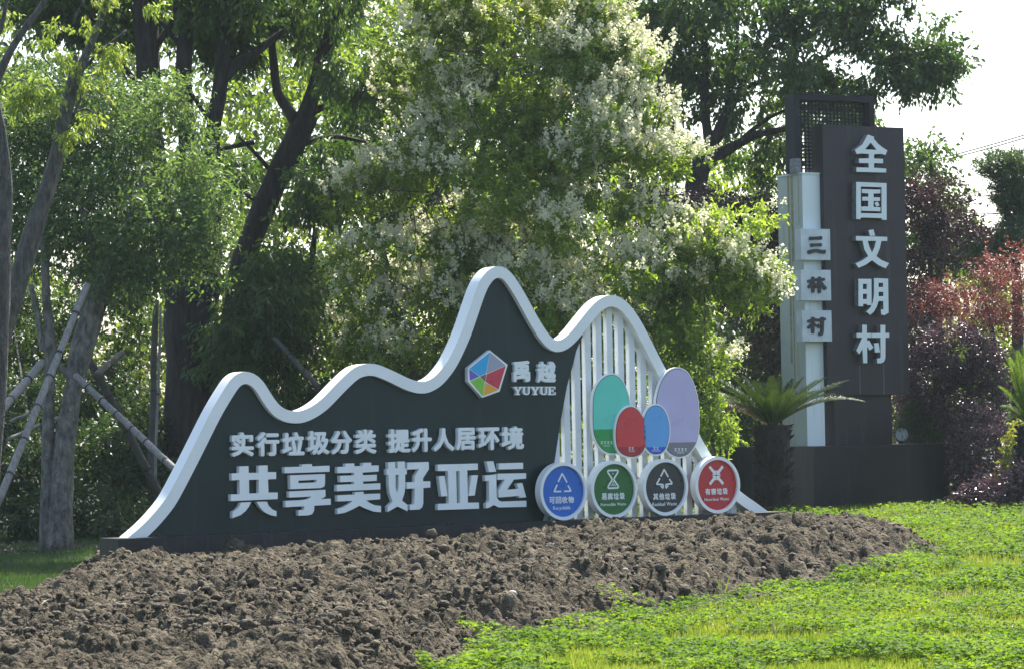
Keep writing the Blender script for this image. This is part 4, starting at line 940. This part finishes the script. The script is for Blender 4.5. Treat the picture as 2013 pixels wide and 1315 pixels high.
# --- right hand group
tree('pale_leaf_tree', 'light green tree with thin foliage rising just behind the right edge of the dark panel', 'tree', 50.0,
     [[(1845, gY(1845, 50), 9), (1846, 600, 7), (1842, 450, 5), (1830, 320, 4)]], M['midb'],
     [(1800, 310, 50, 34, 40), (1825, 340, 50, 26, 30), (1790, 380, 50.5, 26, 60), (1850, 480, 50.5, 36, 50), (1800, 470, 50.5, 40, 40), (1870, 500, 50, 36, 40), (1850, 420, 50.5, 30, 40)],
     (480, 12, .20, .10, .055), M['l_mid'], droop=.6, shell=.2)
tree('purple_leaf_tree', 'dark purple leaved tree in layered clumps right of the village sign panel', 'tree', 45.5,
     [[(1850, gY(1850, 45.5), 10), (1840, 700, 8), (1830, 550, 6), (1825, 400, 4)]], M['bark'],
     [(1815, 385, 45.5, 48, 36), (1845, 420, 45.5, 38, 40), (1800, 440, 45.5, 36, 28), (1830, 530, 45.3, 50, 32), (1800, 560, 45.3, 40, 34), (1860, 455, 45.5, 22, 18), (1800, 620, 45, 40, 40)],
     (900, 17, .16, .065, .03), M['l_dred'], droop=.3, shell=.3)
tree('yew_tree', 'dark green conifer with a pointed top against the sky at the right edge', 'tree', 49.0,
     [[(2000, gY(2000, 49), 14), (2000, 700, 12), (1995, 500, 9), (1960, 330, 3)]], M['bark'],
     [(1962, 330, 49, 16, 24), (1975, 370, 49, 28, 34), (2000, 420, 49, 40, 50), (2010, 360, 49, 30, 50), (1925, 480, 48.5, 34, 46), (1955, 500, 48.5, 50, 50), (2000, 500, 49, 50, 60), (1910, 455, 48.5, 20, 26), (1950, 545, 48.5, 50, 34), (2030, 440, 49, 40, 80)],
     (1700, 18, .13, .085, .022), M['l_conifer'], droop=-.3, sub=.24, sdens=1.1)
tree('red_maple', 'red leaved maple spreading at the right edge above the purple hedge', 'tree', 42.5,
     [[(1960, gY(1960, 42.5), 9), (1965, 800, 7), (1950, 650, 5), (1930, 580, 3)]], M['bark'],
     [(1900, 590, 42.5, 46, 18), (1960, 580, 42.5, 60, 22), (2010, 560, 42.5, 40, 30), (1905, 630, 42.3, 45, 16), (1960, 630, 42.3, 70, 26), (2020, 620, 42.5, 30, 40), (1815, 594, 42.8, 24, 6), (2005, 525, 42.8, 24, 20), (1860, 575, 42.5, 26, 10)],
     (700, 22, .15, .06, .018), M['l_maple'], droop=.2, shell=.15, up=1.4)
shrub('loropetalum_hedge', 'tall dense purple hedge with small glossy leaves right of the plinth', 'hedge', 41.0,
      [(1880, 700, 41.6, 80, 60), (1830, 740, 42, 50, 70), (1910, 790, 41.8, 75, 80), (1880, 850, 42.8, 60, 80), (1930, 880, 40.8, 60, 80), (1925, 950, 40.8, 50, 50), (1940, 730, 41.4, 50, 60), (1810, 660, 42.3, 30, 40), (1800, 800, 42.6, 30, 80), (1775, 740, 44, 40, 60), (1790, 830, 44, 50, 60), (1880, 930, 42.7, 36, 80)],
      (3600, 18, .13, .044, .026), M['l_purple'], shell=.55, droop=0)
shrub('low_purple_shrub', 'low dark purple shrub at the foot of the tall purple hedge', 'shrub', 38.5,
      [(1925, 978, 38.8, 45, 26), (1965, 970, 38.5, 60, 34), (2010, 950, 38.5, 40, 50)],
      (420, 16, .15, .06, .03), M['l_purple'], shell=.4, droop=.1)
shrub('golden_shrub', 'shrub with sunlit yellow green leaves at the right edge beside the purple hedge', 'shrub', 39.5,
      [(2000, 880, 39.5, 34, 40), (1990, 930, 39.3, 30, 30), (2020, 840, 39.8, 20, 30), (2030, 920, 39.5, 30, 60)],
      (260, 14, .13, .07, .035), M['l_gold'], shell=.3)
shrub('juniper_shrub', 'small feathery green shrub growing on top of the plinth beside the floodlight', 'shrub', 42.3,
      [(1800, 810, 42.2, 30, 22), (1840, 800, 42.4, 34, 30), (1780, 835, 42.0, 22, 18), (1850, 845, 42.3, 24, 26), (1815, 850, 42.0, 34, 18), (1870, 820, 42.4, 20, 20)],
      (420, 16, .12, .06, .013), M['l_conifer'], shell=.15, droop=-.1)
tree('background_tree', 'hazy green trees in the gap behind the maple and conifer', 'tree', 62.0,
     [[(1900, gY(1900, 62), 8), (1900, 600, 6), (1890, 480, 3)]], M['midb'],
     [(1880, 500, 62, 50, 40), (1830, 560, 62, 60, 60), (1900, 600, 60, 80, 60), (1990, 640, 58, 80, 80), (1900, 760, 56, 100, 120), (2020, 800, 50, 60, 120)],
     (800, 12, .30, .12, .06), M['l_lime'], shell=.3)

# --- undergrowth lower left
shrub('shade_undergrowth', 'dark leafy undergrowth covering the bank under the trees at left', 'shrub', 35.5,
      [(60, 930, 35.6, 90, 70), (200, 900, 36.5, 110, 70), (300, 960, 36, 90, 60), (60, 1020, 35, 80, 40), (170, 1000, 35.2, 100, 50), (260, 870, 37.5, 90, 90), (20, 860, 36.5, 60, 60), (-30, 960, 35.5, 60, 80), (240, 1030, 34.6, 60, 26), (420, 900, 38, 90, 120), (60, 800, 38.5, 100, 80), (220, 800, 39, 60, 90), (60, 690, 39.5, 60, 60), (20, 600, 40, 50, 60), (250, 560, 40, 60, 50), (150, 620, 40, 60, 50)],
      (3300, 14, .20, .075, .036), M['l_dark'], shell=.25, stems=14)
shrub('sunlit_bush', 'bright green bush catching the sun between the propped trunks and the thick trunk', 'bush', 41.0,
      [(260, 660, 41, 46, 50), (240, 740, 41, 50, 60), (275, 620, 41, 30, 30), (215, 820, 41, 50, 50), (60, 600, 41.5, 60, 80), (110, 680, 41.5, 60, 60), (20, 740, 42, 60, 60), (480, 660, 41, 40, 60), (300, 800, 41, 40, 60)],
      (420, 14, .18, .085, .045), M['l_wood'], shell=.2)
def litter(n, px0, px1, py0, py1, sz, mat, label):
    P = np.array([on_ground(rng.uniform(px0, px1), rng.uniform(py0, py1)) for _ in range(n)]); P[:, 2] += .02
    V, Fc = leaves(P, unit(n)*[1, 1, .3], unit(n)*.5+[0, 0, 1], rng.uniform(.5, 1.3, n)*sz, .5*sz)
    tag(mk('leaf_litter', V, Fc, mat), label, 'leaves', kind='stuff')
litter(1500, -40, 330, 1030, 1090, .07, M['litter'], 'dry leaves lying on the shaded bank at left')

# --- back woodland
def wood(name, Y, lobes, cl, mat, label, **kw):
    V_ = crown(None, name, [pxlobe(*l) for l in lobes], *cl, mat, **kw); return tag(V_, label, 'woodland', kind='stuff')
wood('sunlit_wood', 54, [(500, 200, 52, 120, 90), (620, 330, 52, 130, 110), (430, 380, 53, 120, 110), (560, 520, 53, 160, 110), (300, 560, 53, 120, 80), (80, 600, 53, 100, 80), (700, 180, 53, 110, 90), (520, 640, 53, 120, 90), (780, 450, 54, 140, 160), (1000, 500, 54, 200, 200), (1250, 560, 54, 200, 160), (1420, 360, 54, 130, 50), (1500, 340, 54, 90, 50), (1500, 560, 54, 160, 180), (950, 780, 54, 400, 120), (1500, 800, 54, 300, 150), (1000, 250, 55, 200, 180), (600, 60, 55, 150, 120), (800, 40, 55, 150, 130), (1200, 100, 56, 150, 130), (1200, 320, 55, 120, 100)],
     (3300, 13, .34, .14, .075), M['l_lime'], 'yellow green woodland seen between the trunks, with sunlight put into its leaf colour', droop=.6, shell=.2, gap=.22)
wood('far_wood', 66, [(100, 350, 66, 260, 200), (400, 500, 66, 260, 250), (800, 450, 66, 300, 260), (1200, 450, 66, 260, 220), (1500, 560, 66, 240, 160), (1750, 760, 64, 240, 180), (300, 780, 64, 400, 150), (1000, 780, 64, 400, 150), (-50, 700, 64, 200, 200), (60, 100, 62, 240, 160), (350, 120, 62, 260, 170), (700, 100, 62, 260, 160), (1100, 80, 62, 240, 150), (1200, 250, 62, 120, 130)],
     (4300, 12, .50, .2, .11), M['l_wood'], 'darker mass of woodland behind everything', droop=.5, shell=.3)

# --- cycads
def cycad(label, cx, cyt, Y, trw, h_base, fronds, seed, fmat='l_cycad'):
    b = at(cx, cyt, Y); gz_ = gz1(b[0], b[1]); r_ = np.random.default_rng(seed)
    t = thing('cycad_palm', label, 'palm', (b[0], b[1], gz_))
    mb = MB(); rw = trw*Y/F
    tube(mb, [(b[0], b[1], gz_-.05), (b[0], b[1], gz_+(b[2]-gz_)*.5), (b[0], b[1], b[2]-.05), (b[0], b[1], b[2]+.03)], [rw*.9, rw, rw*1.05, rw*.6], 18, .06, sub=6)
    tk = mb.build('trunk', M['bark'], t)
    mb = MB()
    for k in range(170):
        th = r_.uniform(0, 6.28); z = r_.uniform(gz_+.05, b[2]); c = np.array([b[0]+math.cos(th)*rw, b[1]+math.sin(th)*rw, z]); o_ = np.array([math.cos(th), math.sin(th), .9])
        s = np.cross(o_, [0, 0, 1]); s /= np.linalg.norm(s); mb.add([c+s*.035, c-s*.035, c+o_*.07, c+np.array([0, 0, .05])], [(0, 1, 2), (0, 2, 3), (1, 3, 2)])
    tag(mb.build('leaf_scars', M['bark'], tk), kind='stuff')
    for (tx, ty, dY, arch, dry) in fronds:
        e = at(tx, ty, Y+dY); c = np.array([b[0], b[1], b[2]]); v = e-c; L_ = np.linalg.norm(v)
        n = 66; tt = np.linspace(0, 1, n)[:, None]; Pm = c+v*tt+np.array([0, 0, 1.])*(arch*4*tt*(1-tt)*L_)
        T = np.gradient(Pm, axis=0); T /= np.linalg.norm(T, axis=1)[:, None]
        up = np.array([0, 0, 1.]); S = np.cross(T, up); S /= np.linalg.norm(S, axis=1)[:, None]+1e-9; U = np.cross(S, T)
        PP, AA, NN, LL = [], [], [], []
        for i in range(4, n):
            u = i/(n-1); l = .165*math.sin(math.pi*min(1, .20+u*.74))**.7*(1-.25*u)*(.8 if dry else 1)
            for sg in (-1, 1):
                for q in (0, .5):
                    PP.append(Pm[i-1]*(1-q)+Pm[i]*q); AA.append(S[i]*sg*.80+T[i]*.60+U[i]*(.38 if not dry else -.9)+r_.normal(0, .10, 3)); NN.append(U[i]+r_.normal(0, .15, 3)); LL.append(l*r_.uniform(.85, 1.1))
        V, Fc = leaves(np.array(PP), np.array(AA), np.array(NN), np.array(LL), .0075, .2)
        fr = mk('frond', V, Fc, M['l_dry'] if dry else M[fmat], t)
        if dry: tag(fr, 'dry pale frond drooping to the left')
        mb = MB(); tube(mb, Pm[::6], np.linspace(.012, .003, len(Pm[::6])), 5, sub=1, cap=False); mb.build('rib', M['l_dry'] if dry else M['l_cyc2'], fr)
cycad('cycad palm with stiff spreading fronds on a dark trunk before the village sign', 1519, 838, 37.6, 33, 0,
      [(1376, 806, -.2, .20, True), (1392, 822, .1, .24, True), (1382, 770, 0, .10, False), (1392, 738, .3, .07, False), (1372, 790, .2, .14, False), (1440, 742, -.2, .06, False), (1458, 738, .2, .04, False), (1480, 748, -.3, .03, False), (1497, 752, .4, .02, False), (1516, 740, -.2, .02, False), (1534, 742, .2, .02, False), (1560, 745, .3, .03, False), (1580, 742, -.1, .05, False), (1606, 748, .3, .05, False), (1625, 742, -.2, .06, False), (1652, 758, .1, .08, False), (1675, 785, -.1, .10, False), (1700, 790, .25, .13, False), (1668, 748, .2, .07, False), (1640, 775, -.4, .10, False), (1405, 780, -.3, .09, False), (1425, 765, -.5, .07, False), (1600, 770, -.6, .08, False), (1560, 765, -.7, .05, False), (1475, 770, -.7, .05, False), (1522, 765, -.8, .03, False)], 3)
cycad('second cycad palm with yellow green fronds, half cut off by the right edge', 2026, 840, 38.9, 24, 0,
      [(1975, 700, 0, .05, False), (1988, 682, .2, .04, False), (2000, 690, -.3, .04, False), (1962, 760, -.1, .09, False), (1968, 800, .1, .14, False), (2010, 680, .1, .02, False), (2040, 690, 0, .02, False), (2080, 720, .1, .05, False), (1990, 730, -.4, .06, False), (1978, 830, -.3, .2, False), (1985, 705, -.5, .04, False), (2020, 720, -.5, .03, False)], 5, 'l_cyc2')

# --- overhead cables
def cable(p, q, sag, r, label):
    a, b = at(*p), at(*q); v = b-a; L_ = [a+v*t-np.array([0, 0, sag*4*t*(1-t)]) for t in np.linspace(0, 1, 12)]
    mb = MB(); tube(mb, L_, [r]*12, 6, sub=1, cap=False); o = mb.build('overhead_cable', M['cable'], None, loc=tuple(a)); tag(o, label, 'cable', 'overhead cables at right')
cable((1700, 345, 75), (2150, 222, 62), .1, .014, 'uppermost overhead cable sloping across the sky at right')
cable((1700, 347, 75.5), (2150, 228, 63), .12, .014, 'second overhead cable just under the top one')
cable((1700, 415, 76), (2150, 318, 66), .12, .010, 'thin overhead cable sloping behind the conifer')
cable((1650, 382, 76), (2150, 372, 72), .12, .010, 'nearly level overhead cable in the middle of the gap')
cable((1650, 402, 76), (2150, 420, 72), .1, .014, 'lowest overhead cable in the gap of sky')

# ------------------------------------------------------------------ thin volume added to lift the dark tones, like windscreen glare
hz = bpy.data.materials.new('added_haze_air'); hz.use_nodes = True; hn = hz.node_tree; hn.nodes.remove(hn.nodes['Principled BSDF'])
pv = hn.nodes.new('ShaderNodeVolumePrincipled'); pv.inputs['Density'].default_value = 0.00030; pv.inputs['Color'].default_value = (.78, .93, .97, 1); pv.inputs['Anisotropy'].default_value = .2
hn.links.new(pv.outputs[0], hn.nodes['Material Output'].inputs['Volume'])
mb = MB(); box(mb, (0, 280, 9.2), 620, 680, 21); hb = mb.build('added_haze', hz)
tag(hb, 'thin pale veil added through the air to lift the dark tones', kind='stuff')

# ------------------------------------------------------------------ lawn
def lawn_points(n, ylo, yhi, a0=-.20, a1=.20):
    yy = 1/np.sqrt(rng.uniform(1/yhi**2, 1/ylo**2, n)); xx = rng.uniform(a0, a1, n)*yy; return xx, yy
def clover(n, ylo, yhi, name, label, sz=1):
    xx, yy = lawn_points(n, ylo, yhi, -.06, .19); e = poly_dist(xx, yy, poly)+.25*(vnoise(xx, yy, 1.7, 3)-.5)-.9*np.clip(vnoise(xx, yy, 2.2, 51)-.52, 0, 1)-.16*(vnoise(xx, yy, 9, 52)-.5)
    d = vnoise(xx, yy, 1.6, 41)*.6+vnoise(xx, yy, 4.2, 42)*.4+np.clip(.25-np.abs(e+.15), 0, .25)*1.2
    k = (e < -.02) & (d > .45+.12*(vnoise(xx, yy, .5, 61)-.5)); xx, yy, d = xx[k], yy[k], d[k]; m = len(xx)
    h = (.01+.20*np.clip(d-.40, 0, .5)+rng.uniform(0, 1, m)**1.5*.075)
    P = np.column_stack([xx, yy, np.maximum(gz(xx, yy), mound_z(xx, yy, False)[0])+h]); th = rng.uniform(0, 6.28, m); tilt = unit(m)*.75+[0, 0, 1]
    VV, FF = [], []; b = 0
    for j in range(3):
        t_ = th+j*2.094; A = np.column_stack([np.cos(t_), np.sin(t_), rng.normal(.1, .25, m)])
        V, Fc = leaves(P, A, tilt, rng.uniform(.018, .038, m)*sz, .026*sz, .12); VV.append(V); FF.append(Fc+b); b += len(V)
    return tag(mk(name, np.concatenate(VV), np.concatenate(FF), M['clover']), label, 'clover', kind='stuff')
clover(40000, 17.5, 26, 'clover', 'bright green clover carpet on the near lawn at right')
clover(42000, 25, 39, 'far_clover', 'clover thinning towards the plinth and the purple hedge', 1.25)
def blades(n, ylo, yhi, name, label, mat, h0, a0=-.06, a1=.19, cond=None):
    xx, yy = lawn_points(n, ylo, yhi, a0, a1); e = poly_dist(xx, yy, poly)+.25*(vnoise(xx, yy, 1.7, 3)-.5); k = e < -.0
    xx, yy = xx[k], yy[k]; m = len(xx); P = np.column_stack([xx, yy, gz(xx, yy)-.005]); A = unit(m)*.45; A[:, 2] = 1
    V, Fc = leaves(P, A, np.column_stack([rng.normal(size=m)*.4, -np.ones(m), np.zeros(m)+.3]), rng.uniform(.5, 1.3, m)*h0, .006+.004*rng.random(m), .2)
    return tag(mk(name, V, Fc, mat), label, 'grass', kind='stuff')
blades(90000, 17.5, 28, 'lawn_grass', 'short yellow green grass between the clover patches', M['grass'], .065)
blades(60000, 27, 42, 'far_grass', 'rougher grass in front of the plinth and hedge', M['grass'], .08)
M['dimmed_grass'] = leafmat('dimmed_grass', g(.03, .07, .02), g(.05, .10, .025), g(.08, .13, .03), .35, (1.7, 1.6, .9, 1))  # darker copy of the lawn blades, left side's shade put into the colour
blades(26000, 26, 37, 'left_grass', 'short grass left of the soil mound, with shade put into its colour', M['dimmed_grass'], .06, -.20, -.13)
# clover flowers
def flowers(n):
    pts = []
    for _ in range(n):
        px, py = rng.uniform(1150, 2013), rng.uniform(1015, 1300); p = on_ground(px, py)
        if poly_dist(np.array([p[0]]), np.array([p[1]]), poly)[0] < -.15: pts.append(p+[0, 0, rng.uniform(.05, .10)])
    P = np.array(pts); V, Fc = blobs(P, np.full(len(P), .010), IV, IF, .15)
    tag(mk('clover_flowers', V, Fc, M['flower']), 'scattered small white clover flower heads in the lawn', 'flowers', kind='stuff')
flowers(110)
# tall weeds at the mound edge
def weed(px, py, h, label):
    p = on_ground(px, py); t = thing('grass_tuft', label, 'grass tuft', p, 'grass tufts along the edge of the soil')
    n = 9; A = unit(n)*.35; A[:, 2] = 1; V, Fc = leaves(np.repeat([p], n, 0)+unit(n)*[.03, .03, 0], A, unit(n), rng.uniform(.5, 1, n)*h, .014, .2)
    mk('blades', V, Fc, M['clover'], t)
    mb = MB(); tube(mb, [p, p+[0.01, 0, h*.9]], [.003, .001], 4, sub=1, cap=False); mb.build('stalk', M['l_gold'], t)
for a in [(1412, 1185, .26, 'tallest grass tuft standing at the soil edge near the middle of the lawn'), (1795, 1030, .28, 'grass tuft in front of the right half of the plinth'), (1590, 1290, .2, 'pale grass tuft near the bottom of the lawn'), (1680, 1012, .18, 'grass tuft at the foot of the plinth near its left end'), (1965, 1015, .16, 'grass tuft below the low purple shrub at the right edge')]: weed(*a)
